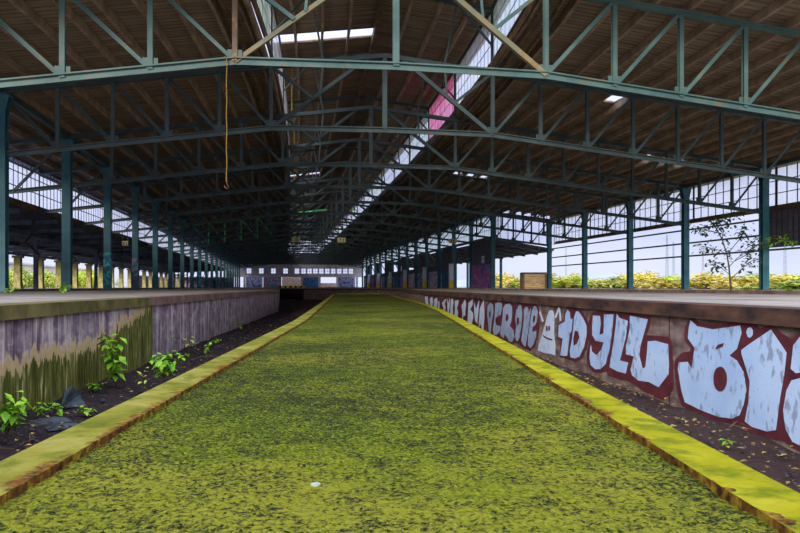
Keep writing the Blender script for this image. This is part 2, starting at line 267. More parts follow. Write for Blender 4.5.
def wallmat(name, right):
    m = NT(name); uv = m.sep(m.co.outputs['UV'])
    cmb = m.n.new('ShaderNodeCombineXYZ'); m.L(uv[0], cmb.inputs[0]); m.L(uv[1], cmb.inputs[1]); P = cmb.outputs[0]
    def mp(sc):
        q = m.n.new('ShaderNodeMapping'); q.inputs['Scale'].default_value = sc; m.L(P, q.inputs['Vector']); return q.outputs[0]
    if right:
        c = m.ramp(m.noise(mp((1.5,4,1)), 2, 6), [(.3, srgb(86,68,60)), (.5, srgb(128,106,94)), (.7, srgb(168,146,128))])
        d = m.ramp(m.noise(mp((5,.7,1)), 2, 4), [(.52, (0,0,0)), (.75, (.55,.55,.55))]); c = m.mix(d, c, srgb(90,46,48))
        fr = m.math('FRACT', m.math('MULTIPLY', uv[0], .42)); c = m.mix(m.math('LESS_THAN', fr, .008), c, srgb(40,30,30))
    else:
        c = m.ramp(m.noise(mp((1.1,1.8,1)), 3.0, 7, .65), [(.32, srgb(92,76,86)), (.46, srgb(134,116,124)), (.58, srgb(164,146,146)), (.7, srgb(214,194,186))])
        st = m.noise(mp((5.5,.45,1)), 1.8, 6, .65)
        c = m.mix(m.ramp(st, [(.5, (0,0,0)), (.62, (.85,.85,.85))]), c, srgb(222,204,188))
        c = m.mix(m.ramp(m.noise(mp((3.7,.3,1)), 2.4, 5, .6), [(.52, (0,0,0)), (.66, (.8,.8,.8))]), c, srgb(86,62,68))
        # green drip band rising from the foot of the wall, highest near the camera
        hgt = m.math('MULTIPLY_ADD', uv[0], .027, .31); hgt = m.math('ADD', hgt, m.math('MULTIPLY', m.math('MAXIMUM', m.math('SUBTRACT', uv[0], 9.2), 0), .2))
        jag = m.math('ADD', m.math('MULTIPLY', m.math('SUBTRACT', m.noise(mp((7,.3,1)), 1.5, 3, .6), .5), .5), m.math('MULTIPLY', m.math('SUBTRACT', m.noise(mp((1.3,.1,1)), 1.5, 2), .5), .5))
        lim = m.math('ADD', hgt, jag)
        near = m.math('LESS_THAN', uv[0], 11.2)
        g = m.math('MULTIPLY', m.math('LESS_THAN', uv[1], lim), near)
        dx = m.math('ABSOLUTE', m.math('SUBTRACT', uv[0], 10.75)); dr = m.math('LESS_THAN', m.math('ADD', dx, m.math('MULTIPLY', m.noise(mp((4,.8,1)), 2, 3), .5)), .62)
        dx2 = m.math('ABSOLUTE', m.math('SUBTRACT', uv[0], 16.2)); dr2 = m.math('LESS_THAN', m.math('ADD', dx2, m.math('MULTIPLY', m.noise(mp((6,.8,1)), 2, 3), 2.0)), 1.0)
        g = m.math('MAXIMUM', m.math('MAXIMUM', g, dr), m.math('MULTIPLY', dr2, .8))
        gc = m.ramp(m.noise(mp((10,.9,1)), 2.0, 7, .72), [(.32, srgb(36,38,14)), (.45, srgb(76,80,26)), (.56, srgb(118,116,48)), (.66, srgb(206,194,150))])
        edge = m.math('MULTIPLY', m.math('LESS_THAN', m.math('ABSOLUTE', m.math('SUBTRACT', m.math('ADD', uv[1], m.math('MULTIPLY', m.noise(mp((16,.6,1)), 1.5, 4, .7), .22)), m.math('ADD', lim, .08))), .07), near)
        c = m.mix(g, c, gc); c = m.mix(m.math('MULTIPLY', edge, .75), c, srgb(214,184,132))
    m.bump(m.noise(mp((3,3,1)), 6, 5), .3, .02)
    return m.done(c, .85, spec=.2)
M['wall_l'] = wallmat('stained_concrete', False); M['wall_r'] = wallmat('brown_concrete', True)
M['coping_moss'] = simple('coping_moss_green', srgb(74,72,30), srgb(126,112,62), 3.0, .85, bump=.3)
M['coping_brown'] = simple('coping_rust_brown', srgb(104,76,64), srgb(146,116,96), 3.0, .8, bump=.3)
M['coping_rust'] = simple('coping_rusted', srgb(52,38,34), srgb(108,74,56), 2.2, .75, bump=.3, stretch=(1,1,3))
def slabmat():
    m = NT('platform_concrete'); v = m.mapping()
    c = m.ramp(m.noise(v, .8, 6, .65), [(.3, srgb(122,112,98)), (.55, srgb(164,153,138)), (.75, srgb(190,178,164))])
    c = m.mix(m.ramp(m.noise(v, 5, 5, .7), [(.58, (0,0,0)), (.68, (.7,.7,.7))]), c, srgb(92,84,72))
    return m.done(c, .9, spec=.2)
M['slab'] = slabmat()
M['g_fill'] = None
def sprayfill(name, c1, c2, blot):
    m = NT(name); v = m.mapping((1,1,.55)); n = m.noise(m.mapping(), 1.5, 3)
    c = m.ramp(n, [(.35, c1), (.65, c2)])
    bl = m.ramp(m.noise(v, 17, 2, .4), [(.55, (0,0,0)), (.63, (.7,.7,.7))])
    zone = m.ramp(m.noise(m.mapping(), 2.6, 2), [(.44, (0,0,0)), (.54, (1,1,1))])
    c = m.mix(m.mix(1.0, bl, zone, 'MULTIPLY'), c, blot)
    c = m.mix(m.ramp(m.noise(m.mapping(), 60, 2), [(.68, (0,0,0)), (.72, (.8,.8,.8))]), c, srgb(110,120,130))
    return m.done(c, .5, spec=.3)
M['g_fill'] = sprayfill('silver_blue_spray', srgb(178,206,238), srgb(204,226,248), srgb(132,140,156))
M['g_fill2'] = sprayfill('dull_silver_spray', srgb(150,164,186), srgb(182,196,214), srgb(120,130,150))
M['g_white'] = sprayfill('chrome_white_spray', srgb(210,222,240), srgb(226,234,246), srgb(180,190,205))
M['g_dark'] = simple('maroon_spray', srgb(88,36,44), srgb(112,50,56), 5, .6)
M['leaf_bright'] = simple('fresh_leaf', srgb(84,150,24), srgb(160,206,44), 9, .6)
M['leaf_dark'] = simple('dark_leaf', srgb(40,62,34), srgb(78,102,48), 9, .6)
M['leaf_yellow'] = simple('autumn_leaf', srgb(206,190,60), srgb(244,224,120), 1.6, .7, lo=.4, hi=.6)
M['leaf_olive'] = simple('olive_leaf', srgb(140,166,60), srgb(214,214,100), 1.6, .7)
M['leaf_lime'] = simple('lime_leaf', srgb(170,196,40), srgb(226,230,96), 1.2, .7)
M['bark'] = simple('bark', srgb(74,62,54), srgb(116,98,84), 8, .9)
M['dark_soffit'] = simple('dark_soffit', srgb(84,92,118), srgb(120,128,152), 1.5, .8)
M['dark_panel'] = simple('dark_cladding', srgb(76,76,88), srgb(102,100,112), 2, .8, stretch=(4,4,.4))
M['pillar'] = simple('mossy_concrete', srgb(150,140,84), srgb(206,194,130), 3, .9, stretch=(1.5,1.5,.6))
M['pillar_dark'] = simple('pillar_head_concrete', srgb(120,116,100), srgb(170,164,150), 4, .9)
M['white_paint'] = simple('whitewash', srgb(206,206,214), srgb(236,236,242), 3, .8)
M['facade'] = simple('grey_facade', srgb(190,186,196), srgb(226,222,230), .6, .85, stretch=(1,1,5))
M['cap'] = simple('pale_tin', srgb(150,158,136), srgb(176,184,160), 60, .7)
M['black'] = simple('black_paint', srgb(26,26,28))
M['signyellow'] = simple('sign_yellow', srgb(250,226,140), srgb(252,236,170), 6, .6)
M['brightyellow'] = simple('bright_yellow', srgb(244,214,20), srgb(226,190,10), 6, .5)
M['wood'] = simple('crate_wood', srgb(150,118,84), srgb(206,178,132), 6, .8, stretch=(.5,.5,6))
M['wood_dark'] = simple('crate_wood_dark', srgb(78,60,50), srgb(120,94,76), 6, .8)
M['ground'] = simple('rough_ground', srgb(120,112,74), srgb(160,150,92), .3, .95)
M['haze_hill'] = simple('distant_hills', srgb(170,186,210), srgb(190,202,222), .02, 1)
M['hazed_mast'] = simple('hazed_steel', srgb(150,160,178))  # distance haze mixed into the mast colour
M['pale_house'] = simple('pale_render', srgb(214,196,190), srgb(236,226,222), .3, .9)
def scrawl(name, bg, cols, sc=2.2):
    m = NT(name); v = m.mapping(); n = m.noise(v, sc, 3, .5, 2.2)
    k = m.ramp(n, [(.44, (0,0,0)), (.48, (1,1,1)), (.56, (1,1,1)), (.6, (0,0,0))])
    c = m.ramp(m.noise(v, sc*.55, 1), [(.38, cols[0]), (.5, cols[1]), (.62, cols[2])])
    return m.done(m.mix(k, bg, c), .7)
M['tag_blue'] = scrawl('scrawl_blue_white', srgb(58,60,92), (srgb(150,160,200), srgb(190,196,220), srgb(90,100,160)))
M['tag_teal'] = scrawl('scrawl_teal_red', srgb(60,62,92), (srgb(40,150,170), srgb(190,40,60), srgb(60,180,190)))
M['tag_warm'] = scrawl('scrawl_yellow_white', srgb(244,232,222), (srgb(230,190,40), srgb(200,120,160), srgb(240,225,120)))
M['tag_deep'] = scrawl('scrawl_deep_blue', srgb(70,74,104), (srgb(30,90,170), srgb(30,150,150), srgb(40,70,140)))
M['tag_maroon'] = scrawl('scrawl_maroon_violet', srgb(130,76,108), (srgb(250,90,130), srgb(180,160,250), srgb(110,100,190)), 1.6)
M['tag_grey'] = scrawl('scrawl_grey', srgb(216,216,226), (srgb(110,90,160), srgb(70,70,90), srgb(220,150,180)), 1.6)

# ------------------------------------------------------------------ plan lines of the platforms
def along(pl):
    d = [0]
    for a, b in zip(pl, pl[1:]): d.append(d[-1] + (b-a).length)
    return d
def catmull(pts, n=6):
    P = [Vector((a, b)) for a, b in pts]; out = []
    for i in range(len(P)-1):
        p0, p1, p2, p3 = P[max(i-1,0)], P[i], P[i+1], P[min(i+2,len(P)-1)]
        for k in range(n):
            t = k/n
            out.append(.5*((2*p1)+(p2-p0)*t+(2*p0-5*p1+4*p2-p3)*t*t+(3*p1-p0-3*p2+p3)*t**3))
    out.append(P[-1]); return [(p.x, p.y) for p in out]
RW = [(3.29-.0838*z, z) for z in (-3, 0, 8, 16, 24, 28)] + catmull([(.944,28),(.5,36),(.34,43),(-.1,50),(-1.6,54.5),(-4.6,58),(-8.9,66)], 5)[1:]
LW = [(-2.93-.0838*z, z) for z in (-3, 0, 10.75, 16, 24, 34)] + [(-11.1, 66)]
KR = [(.89, z) for z in (-2.5, 0, 3, 6, 9)] + catmull([(.87,12),(.83,15.1),(.62,20.5),(0.0,31),(-.45,40),(-1.0,47.5)], 6)
KL = [(-.96-.0493*z, z) for z in (-2.5, 0, 3, 6)] + catmull([(-1.44,9.7),(-2.0,17),(-3.1,31),(-4.3,46)], 6)
V2 = lambda pl, z=0: [C(a, b, z) for a, b in pl]

def wall_strip(pl, z0, z1, name, mat, flip=False):
    P = V2(pl); m = MB(); d0 = [p[1] for p in pl]; m.uv = []
    # subdivide so that the wall keeps its curve; uv = (distance, height)
    for p, d in zip(P, d0):
        m.v += [(p.x, p.y, z0), (p.x, p.y, z1)]; m.uv += [(d, z0), (d, z1)]
    for i in range(len(P)-1):
        q = (2*i, 2*i+2, 2*i+3, 2*i+1); m.f.append(q if not flip else q[::-1])
    return m.build(name, mat)
def offset(pl, d):   # offset to the right of travel, plan frame
    out = []
    for i in range(len(pl)):
        a = Vector(pl[max(i-1,0)]); b = Vector(pl[min(i+1,len(pl)-1)]); t = (b-a).normalized()
        out.append((pl[i][0]+t.y*d, pl[i][1]-t.x*d))
    return out
def ribbon(pl_a, pl_b, z0, z1, name, mat, parent=None, rough=0.0):
    A = V2(pl_a); B = V2(pl_b); m = MB(); m.uv = []
    for i, (a, b) in enumerate(zip(A, B)):
        for p, z, u in ((a,z0,0),(b,z0,1),(b,z1,1),(a,z1,0)):
            j = rough*noise.noise(Vector((p.x*4, p.y*4, u*7)))
            m.v.append((p.x, p.y, z+(j if z == z1 else 0))); m.uv.append((u, pl_a[i][1]))
    n = len(A)
    for i in range(n-1):
        for k in range(4):
            q = (k+1) % 4; m.f.append((4*i+k, 4*i+4+k, 4*i+4+q, 4*i+q))
    m.f.append((0,1,2,3)); m.f.append((4*n-1,4*n-2,4*n-3,4*n-4))
    return m.build(name, mat, parent)
def polygon(pts, name, mat):
    bm = bmesh.new(); vs = [bm.verts.new(p) for p in pts]; bm.faces.new(vs); bmesh.ops.triangulate(bm, faces=bm.faces[:])
    bmesh.ops.recalc_face_normals(bm, faces=bm.faces[:])
    if sum(f.normal.z*f.calc_area() for f in bm.faces) < 0: bmesh.ops.reverse_faces(bm, faces=bm.faces[:])
    me = bpy.data.meshes.new(name); bm.to_mesh(me); bm.free(); me.materials.append(mat)
    o = bpy.data.objects.new(name, me); COL.objects.link(o); return o
def densify(pl, step=.25, zmax=30):
    out = []
    for a, b in zip(pl, pl[1:]):
        L = math.dist(a, b); n = max(1, int(L/step)) if a[1] < zmax else max(1, int(L/2))
        for k in range(n): out.append((a[0]+(b[0]-a[0])*k/n, a[1]+(b[1]-a[1])*k/n))
    out.append(pl[-1]); return out

# trench bed with a little relief
m = MB(); nx, ny = 60, 150
for j in range(ny+1):
    z = -4 + 76*(j/ny)**1.6
    for i in range(nx+1):
        X = -14.5 + 20.5*i/nx; p = C(X, z)
        h = .05*noise.noise(Vector((p.x*1.3, p.y*1.3, 0))) + .03*noise.noise(Vector((p.x*4, p.y*4, 5)))
        m.v.append((p.x, p.y, h-.02))
for j in range(ny):
    for i in range(nx):
        a = j*(nx+1)+i; m.f.append((a, a+1, a+nx+2, a+nx+1))
tag(m.build('floor', M['soil'], smooth=True), 'dark earth track bed in the trenches on both sides of the mossy platform', 'track bed', kind='structure')

tag(wall_strip(LW, -.15, PZ-.12, 'wall_left', M['wall_l']), 'stained pale concrete platform wall with green drips, left of the track trench', 'platform wall', kind='structure')
rw = tag(wall_strip(RW, -.15, PZ-.12, 'wall_right', M['wall_r'], True), 'brown concrete platform wall covered with silver graffiti, right of the track trench', 'platform wall', kind='structure')
e0, e1 = C(-11.1, 66), C(-8.9, 66)
m = MB(); m.bar((e0.x-.3, e0.y, .42), (e1.x+.3, e1.y, .42), .2, 1.13)
tag(m.build('wall_back', M['wall_r']), 'dark end wall closing the far end of the trench', 'end wall', kind='structure')

# platform slabs
pts = [C(*p, PZ) for p in LW] + [Vector((-30, 72, PZ)), Vector((-30, -6, PZ))]
tag(polygon(pts, 'goods_platform', M['slab']), 'pale grey concrete goods platform on the left of the trench', 'platform', kind='structure')
pts = [C(*p, PZ) for p in RW] + [C(-11.1, 66, PZ), Vector((-30, 72, PZ)), Vector((-30, 190, PZ)), Vector((28, 190, PZ)), Vector((28, -6, PZ))]
tag(polygon(pts, 'goods_platform', M['slab']), 'pale grey concrete goods platform on the right of the trench and beyond it', 'platform', kind='structure')
# copings
def coping(pl, side, name, mat, label):
    a = offset(pl, -.05*side); b = offset(pl, .34*side)
    return tag(ribbon(densify(a, .5), densify(b, .5), PZ-.125, PZ+.004, name, mat, rough=.006) if False else ribbon(a, b, PZ-.125, PZ+.004, name, mat), label, 'coping', kind='structure')
iL = 3
LWn = LW[:3]; LWf = LW[2:]
coping(LWn, -1, 'trim_1', M['coping_moss'], 'green mossy edge beam along the near left platform')
coping([(LWf[0][0]-.0838*.03, LWf[0][1]+.03)] + LWf[1:], -1, 'trim_2', M['coping_brown'], 'reddish brown edge beam along the far left platform')
coping(RW, 1, 'trim_3', M['coping_rust'], 'rusty brown edge beam along the right platform above the graffiti')

# ------------------------------------------------------------------ mossy platform
KRi = offset(KR, -.15); KLi = offset(KL, .16)
def interp(pl, z):
    for a, b in zip(pl, pl[1:]):
        if a[1] <= z <= b[1]: return a[0] + (b[0]-a[0])*(z-a[1])/(b[1]-a[1])
    return pl[-1][0] if z > pl[-1][1] else pl[0][0]
root = empty('moss_platform', C(0, 0, 0), 'low central platform carpeted in yellow-green moss between the two trenches', 'platform', kind='structure')
m = MB(); zs = []; z = -2.4
while z < 45.5:
    zs.append(z); z += .02 if .9 < z < 4 else (.035 if .9 < z < 7 else (.09 if z < 12 and z > 0 else .5))
zs.append(45.5); NX = 84
for z in zs:
    xa, xb = interp(KLi, z), interp(KRi, z)
    for i in range(NX+1):
        X = xa + (xb-xa)*i/NX; p = C(X, z)
        fade = 1 if z < 7 else max(.2, 1-(z-7)/8)
        h = fade*(.007*noise.noise(Vector((p.x*28, p.y*28, 0))) + .006*noise.noise(Vector((p.x*60, p.y*60, 3)))) + .008*noise.noise(Vector((p.x*3, p.y*3, 9)))
        m.v.append((p.x, p.y, MZ+h))
for j in range(len(zs)-1):
    for i in range(NX):
        a = j*(NX+1)+i; m.f.append((a, a+1, a+NX+2, a+NX+1))
under(m.build('moss_surface', M['moss'], smooth=True), root)
# body below the moss
body = V2(KL) + V2(KR)[::-1]
m = MB(); n = len(body)
m.v = [(p.x, p.y, -.1) for p in body] + [(p.x, p.y, MZ-.03) for p in body]
m.f = [(i, (i+1) % n, n+(i+1) % n, n+i) for i in range(n)]
under(m.build('platform_body', M['coping_moss']), root)
for pl, inn, lab, side in ((KL, KLi, 'pale yellow mossy kerb with rusty inner edge along the left trench', 1), (KR, KRi, 'yellow-green mossy kerb with rusty inner edge along the right trench', 1)):
    o = ribbon(densify(pl, .12, 14), densify(inn, .12, 14)[:len(densify(pl, .12, 14))], MZ-.1, MZ+.02, 'edge_kerb', M['kerb'], rough=.006) if len(densify(pl,.12,14)) == len(densify(inn,.12,14)) else ribbon(pl, inn, MZ-.1, MZ+.02, 'edge_kerb', M['kerb'])
    if pl is KL: o.data.materials[0] = M['kerb_l']
    tag(o, lab, 'kerb')
ea, eb = (KL[-1][0]-.05, KL[-1][1]-.5), (KR[-1][0]+.05, KR[-1][1]-1.9)
m = MB(); pa, pb = C(-4.3, 45.9, MZ-.03), C(-.95, 47.2, MZ-.03); m.bar(pa, pb, .25, .12)
tag(m.build('edge_kerb', M['kerb']), 'mossy kerb closing the far end of the central platform', 'kerb')
m = MB(); p = C(-.345, 3.05-.6, 0)
q = C(-.157*1.0, 1.6)   # pale bottle cap lying on the moss
p = C(-.1985, 1.688, MZ+.012); n = 14
for zz in (0, .004):
    for k in range(n): m.v.append((p.x+.0115*math.cos(2*math.pi*k/n), p.y+.0115*math.sin(2*math.pi*k/n), p.z+zz))
m.f = [tuple(range(n, 2*n)), tuple(reversed(range(n)))] + [(k, (k+1) % n, n+(k+1) % n, n+k) for k in range(n)]
tag(m.build('bottle_cap', M['cap']), 'tiny pale bottle cap lying on the moss', 'bottle cap')

# ------------------------------------------------------------------ graffiti on the right wall
def wallpt(d, z, out):
    t = Vector((-.0838, 1)).normalized(); X = 3.29-.0838*d - t.y*out; Zc = d + t.x*out
    return C(X, Zc, z)
def decal(pts, out, name, mat, parent, label=None):
    bm = bmesh.new(); vs = [bm.verts.new(wallpt(d, z, out)) for d, z in pts]; f = bm.faces.new(vs)
    ex = bmesh.ops.extrude_face_region(bm, geom=[f]); off = wallpt(5, 0, out+.0025)-wallpt(5, 0, out)
    bmesh.ops.translate(bm, vec=-off*1.0, verts=[v for v in ex['geom'] if isinstance(v, bmesh.types.BMVert)])
    bmesh.ops.triangulate(bm, faces=bm.faces[:]); bmesh.ops.recalc_face_normals(bm, faces=bm.faces[:])
    me = bpy.data.meshes.new(name); bm.to_mesh(me); bm.free(); me.materials.append(mat)
    o = bpy.data.objects.new(name, me); COL.objects.link(o); o.parent = parent
    if label: o['label'] = label
    return o
for b in GBACK: decal(b, .006, 'graffiti_outline', M['g_dark'], rw, 'maroon spray outline around the letters')
for i, (ch, pts, holes) in enumerate(GLET):
    mat = M['g_fill'] if i < 9 else (M['g_fill2'] if i < 15 else M['g_white'])
    o = decal(pts, .012, 'graffiti_letter', mat, rw, 'silver spray letter ' + ch if ch != 'dot' else 'silver dot of the letter I')
    for h in holes: decal(h, .017, 'letter_counter', M['g_dark'], o)
g = decal(GHOST, .010, 'graffiti_figure', M['g_white'], rw, 'pale sprayed ghost-like figure')
for e in GEARS: decal(e, .0165, 'figure_outline', M['white_paint'], g)
for e in GFACE: decal(e, .017, 'figure_face', M['g_dark'], g)
# ------------------------------------------------------------------ roof lines
def ridge(s): return 5.4 - 45/max(s, 14)
def s_left(k): return 24.4 + BAY*(k-2)          # k = 1 is the truss nearest the camera
SR = {3: 31.6, 4: 38.5, 5: 45.2, 6: 52.5, 7: 59.9}
def xend(k): return XR if k <= 7 else XR2
def s_right(k): return SR.get(k, 24.4 + BAY*(k-2))
NT_ = 21
MH = 3.85
def roofH(x, s):     # top chord centre line above the eye
    r = ridge(s)
    if x <= r: return 7.96 - (r-x)*(7.96-6.19)/(r-XL)
    return 7.96 - (x-r)*(7.96-5.87)/(XR-r)
def botH(x, s):
    r = ridge(s); a, b = r-MH, r+MH
    if x < a: return 5.32 - (a-x)*(5.32-4.16)/(a-XL)
    if x > b: return 5.36 - (x-b)*(5.36-3.61)/(XR-b)
    return 5.32 + (x-a)/(b-a)*.04 + .05*(1-abs(2*(x-a)/(b-a)-1))

for k in range(1, NT_+1):
    sl, sr = s_left(k), s_right(k); r = ridge(sl); a, b = r-MH, r+MH
    def P(x, h, sl=sl, sr=sr):
        return Vector((x, sl+(sr-sl)*(x-XL)/(XR-XL), EYE+h))
    root = empty('roof_truss', (r, sl, EYE+5.3), 'steel roof truss spanning the hall, %s from the camera' % ORD[k-1], 'roof truss', 'roof trusses across the hall')
    mat = M['truss_front'] if k == 1 else M['truss']
    gl = M['truss_green_lit'] if k == 9 else mat
    big = 1.0
    def member(name, p0, p1, prof, mt=mat, up=(0,0,1)):
        o = MB().sweep(p0, p1, prof, up).build(name, mt); under(o, root); return o
    T1p, T2p = prof_T(.22, .17, .035, 1), prof_T(.2, .17, .035, -1)
    ch = prof_L(.11, .11, .02); dg = prof_L(.10, .10, .02); vt = prof_I(.12, .12, .02)
    top = lambda x: P(x, roofH(x, sl)); bot = lambda x: P(x, botH(x, sl))
    member('top_chord', P(XEL, roofH(XEL, sl)), top(r), T2p, gl); member('top_chord', top(r), P(xend(k)+.4, roofH(xend(k)+.4, sl)), T2p)
    member('bottom_chord', bot(XEL), bot(a), T1p); member('bottom_chord', bot(a), bot(r), T1p); member('bottom_chord', bot(r), bot(b), T1p); member('bottom_chord', bot(b), bot(xend(k)), T1p)
    nl, nr = (4 if k == 1 else 5 if k < 6 else 6), (9 if k <= 7 else 6)
    xs = [XL+(a-XL)*i/nl for i in range(nl+1)]
    for i, x in enumerate(xs):
        if i > 0: member('vertical', top(x), bot(x), vt, (M['rust'] if (k == 1 and i == nl) else gl if i < 5 else mat), (0,1,0))
        if i < nl: member('diagonal', top(x), bot(xs[i+1]), dg, gl if i < 5 else mat)
    xs2 = [b+(xend(k)-b)*i/nr for i in range(nr+1)]
    for i, x in enumerate(xs2):
        if i < nr: member('vertical', top(x), bot(x), vt, mat, (0,1,0))
        if i < nr: member('diagonal', top(xs2[i+1]), bot(x), dg)
    member('vertical', top(r), bot(r), prof_I(.15,.15,.025), mat, (0,1,0))
    for sg, e in ((-1, a), (1, b)):
        tp = top(r+sg*.55); bt = bot(e)
        member('main_brace', bt, tp, prof_L(.13,.13,.025), M['truss_worn'] if k == 1 else mat)
        md = bt.lerp(tp, .42); member('strut', md, top(e), dg)
        md2 = bt.lerp(tp, .5); member('strut', md2, top(r+sg*2.1), prof_L(.07,.07,.015))
        # lantern frame
        member('lantern_post', top(e), P(e, 9.72), prof_I(.10,.14,.02), mat, (0,1,0))
        member('lantern_rafter', P(e, 9.78), P(r, 10.3), prof_T(.13,.16,.03,-1))
        member('lantern_brace', P(e, 8.5), P(r+sg*(MH-1.3), 9.93), prof_L(.07,.07,.015))
        member('lantern_brace', P(r+sg*(MH-1.3), 9.93), top(r+sg*2.1), prof_L(.06,.06,.015))
    # lean-to end beyond the left column, up to the clerestory
    member('diagonal', bot(XL), P(XEL, roofH(XEL, sl)-.1), dg); member('diagonal', top(XL), bot(XEL+1.2), dg)
    if k <= 9:
        gm = MB()
        for x in xs[1:] + xs2[:-1]:
            c = bot(x); gm = MB().box(c.x-.17, c.x+.17, c.y-.012, c.y+.012, c.z+.03, c.z+.27)
            under(gm.build('gusset_plate', mat), root)

# ------------------------------------------------------------------ columns
def column(x, s, top, mat, label, grp, ntag=0):
    root = empty('steel_column', (x, s, PZ), label, 'column', grp)
    h = top - PZ
    MB().sweep((0,0,0.02), (0,0,h), prof_I(.34,.32,.03), (0,1,0)).build('shaft', mat, root)
    MB().box(-.26,.26,-.24,.24,0,.03).build('base_plate', M['rail'], root)
    MB().box(-.24,.24,-.2,.2,h-.03,h+.0).build('cap_plate', mat, root)
    for sg in (-1, 1):
        b = MB(); y = sg*.165; n0 = len(b.v)
        b.v = [(-.3,y-.01,h-.05),(.3,y-.01,h-.05),(.17,y-.01,h-.6),(-.17,y-.01,h-.6),(-.3,y+.01,h-.05),(.3,y+.01,h-.05),(.17,y+.01,h-.6),(-.17,y+.01,h-.6)]
        b.f = [(0,1,2,3),(7,6,5,4),(0,4,5,1),(1,5,6,2),(2,6,7,3),(3,7,4,0)]
        b.build('head_bracket', mat, root)
    return root
for k in range(1, NT_+1):
    mt = M['column_cyan'] if k in (4, 10) else (M['column_violet'] if k == 5 else M['column'])
    column(XL, s_left(k), EYE+roofH(XL, s_left(k))-.1, mt, 'teal steel column in the left row, %s from the camera' % ORD[k-1], 'left column row')
for k in range(1, NT_+1):
    column(xend(k), s_right(k), EYE+roofH(xend(k), s_left(k))-.1, M['column'], 'teal steel column in the right row, %s from the camera' % ORD[k-1], 'right column row')

column(XR2, STEP, EYE+roofH(XR2, STEP)-.25, M['column'], 'teal steel column at the inner corner where the right side steps in beside the graffiti wall', None)

# ------------------------------------------------------------------ roof decks with their purlins
SEG = 1.183
segs = []
s = S0
while s < S1-.1: segs.append(s); s += SEG
segs.append(S1)
def deck(name, label, xfun, hfun, n, dh, skip, thick=.05, segs=segs):
    """xfun(i, s): lateral place of purlin i; deck in patches between purlins, leaving out the skylight openings"""
    m = MB(); idx = {}
    def vtx(i, j, t):
        key = (i, j, t)
        if key not in idx:
            x = xfun(i, segs[j]); m.v.append((x, segs[j], EYE+hfun(x, segs[j])+dh+t*thick)); idx[key] = len(m.v)-1
        return idx[key]
    for j in range(len(segs)-1):
        for i in range(n):
            if (i, j) in skip: continue
            m.f.append((vtx(i,j,0), vtx(i,j+1,0), vtx(i+1,j+1,0), vtx(i+1,j,0)))
            m.f.append((vtx(i,j,1), vtx(i+1,j,1), vtx(i+1,j+1,1), vtx(i,j+1,1)))
            for (di, dj), (q0, q1) in (((-1,0),((i,j),(i,j+1))), ((1,0),((i+1,j),(i+1,j+1))), ((0,-1),((i,j),(i+1,j))), ((0,1),((i,j+1),(i+1,j+1)))):
                ii, jj = i+di, j+dj
                if (ii, jj) in skip or ii < 0 or ii >= n or jj < 0 or jj >= len(segs)-1:
                    m.f.append((vtx(*q0,0), vtx(*q1,0), vtx(*q1,1), vtx(*q0,1)))
    o = tag(m.build(name, M['boards']), label, 'roof', kind='structure')
    for i in range(n+1):
        pm = MB(); st = segs[::6] + [segs[-1]]; pr = [(-.05,-.12),(.05,-.12),(.05,.12),(-.05,.12)]; b = None
        for j, q in enumerate(st):
            x = xfun(i, q); z = EYE+hfun(x, q)+dh-.12
            pm.v += [(x+c, q, z+d) for c, d in pr]
            if j:
                b = 4*(j-1)
                for t in range(4): pm.f.append((b+t, b+(t+1) % 4, b+4+(t+1) % 4, b+4+t))
        pm.f += [(3,2,1,0), tuple(len(pm.v)-4+t for t in range(4))]
        pm.build('purlin', M['purlin'], o)
    return o
def seg_at(s): return min(range(len(segs)-1), key=lambda j: abs((segs[j]+segs[j+1])/2 - s))
NL, NR, NM = 13, 18, 4
xl = lambda i, s: XEL-.25 + (ridge(s)-MH-.1 - (XEL-.25))*i/NL
xr = lambda i, s: ridge(s)+MH+.1 + (XER+.35 - (ridge(s)+MH+.1))*i/NR
xr2 = lambda i, s: ridge(s)+MH+.1 + (XR2+.85 - (ridge(s)+MH+.1))*i/12
xml = lambda i, s: ridge(s)-MH-.45 + (MH+.45)*i/NM
xmr = lambda i, s: ridge(s) + (MH+.45)*i/NM
monH = lambda x, s: 10.3 - abs(x-ridge(s))*.52/MH
def gaps(xfun, n, s, x0, x1):
    return [i for i in range(n) if x0 <= (xfun(i, s)+xfun(i+1, s))/2 <= x1]
sk_m = {(i, seg_at(30.2)) for i in (0,1,2,3)} | {(i, seg_at(66)) for i in (0,1,2)}
sk_r = {(i, seg_at(26.0)) for i in [min(range(NR), key=lambda i: abs((xr(i,26)+xr(i+1,26))/2-12.3))]} | {(i, seg_at(46.8)) for i in gaps(xr, NR, 46.8, 10.6, 14)} | {(i, seg_at(34.6)) for i in gaps(xr, NR, 34.6, 17.6, 20.6)}
deck('ceiling', 'dark boarded roof slope over the left half of the hall', xl, roofH, NL, .34, set())
js = seg_at(STEP-.3)+1
deck('ceiling', 'dark boarded roof slope over the near right half of the hall', xr, roofH, NR, .34, sk_r, segs=segs[:js+1])
deck('ceiling', 'dark boarded roof slope over the narrower far right half of the hall', xr2, roofH, 12, .34, set(), segs=segs[js:])
deck('ceiling', 'boarded left slope of the raised lantern roof', xml, monH, NM, .34, sk_m)
deck('ceiling', 'boarded right slope of the raised lantern roof', xmr, monH, NM, .34, set())
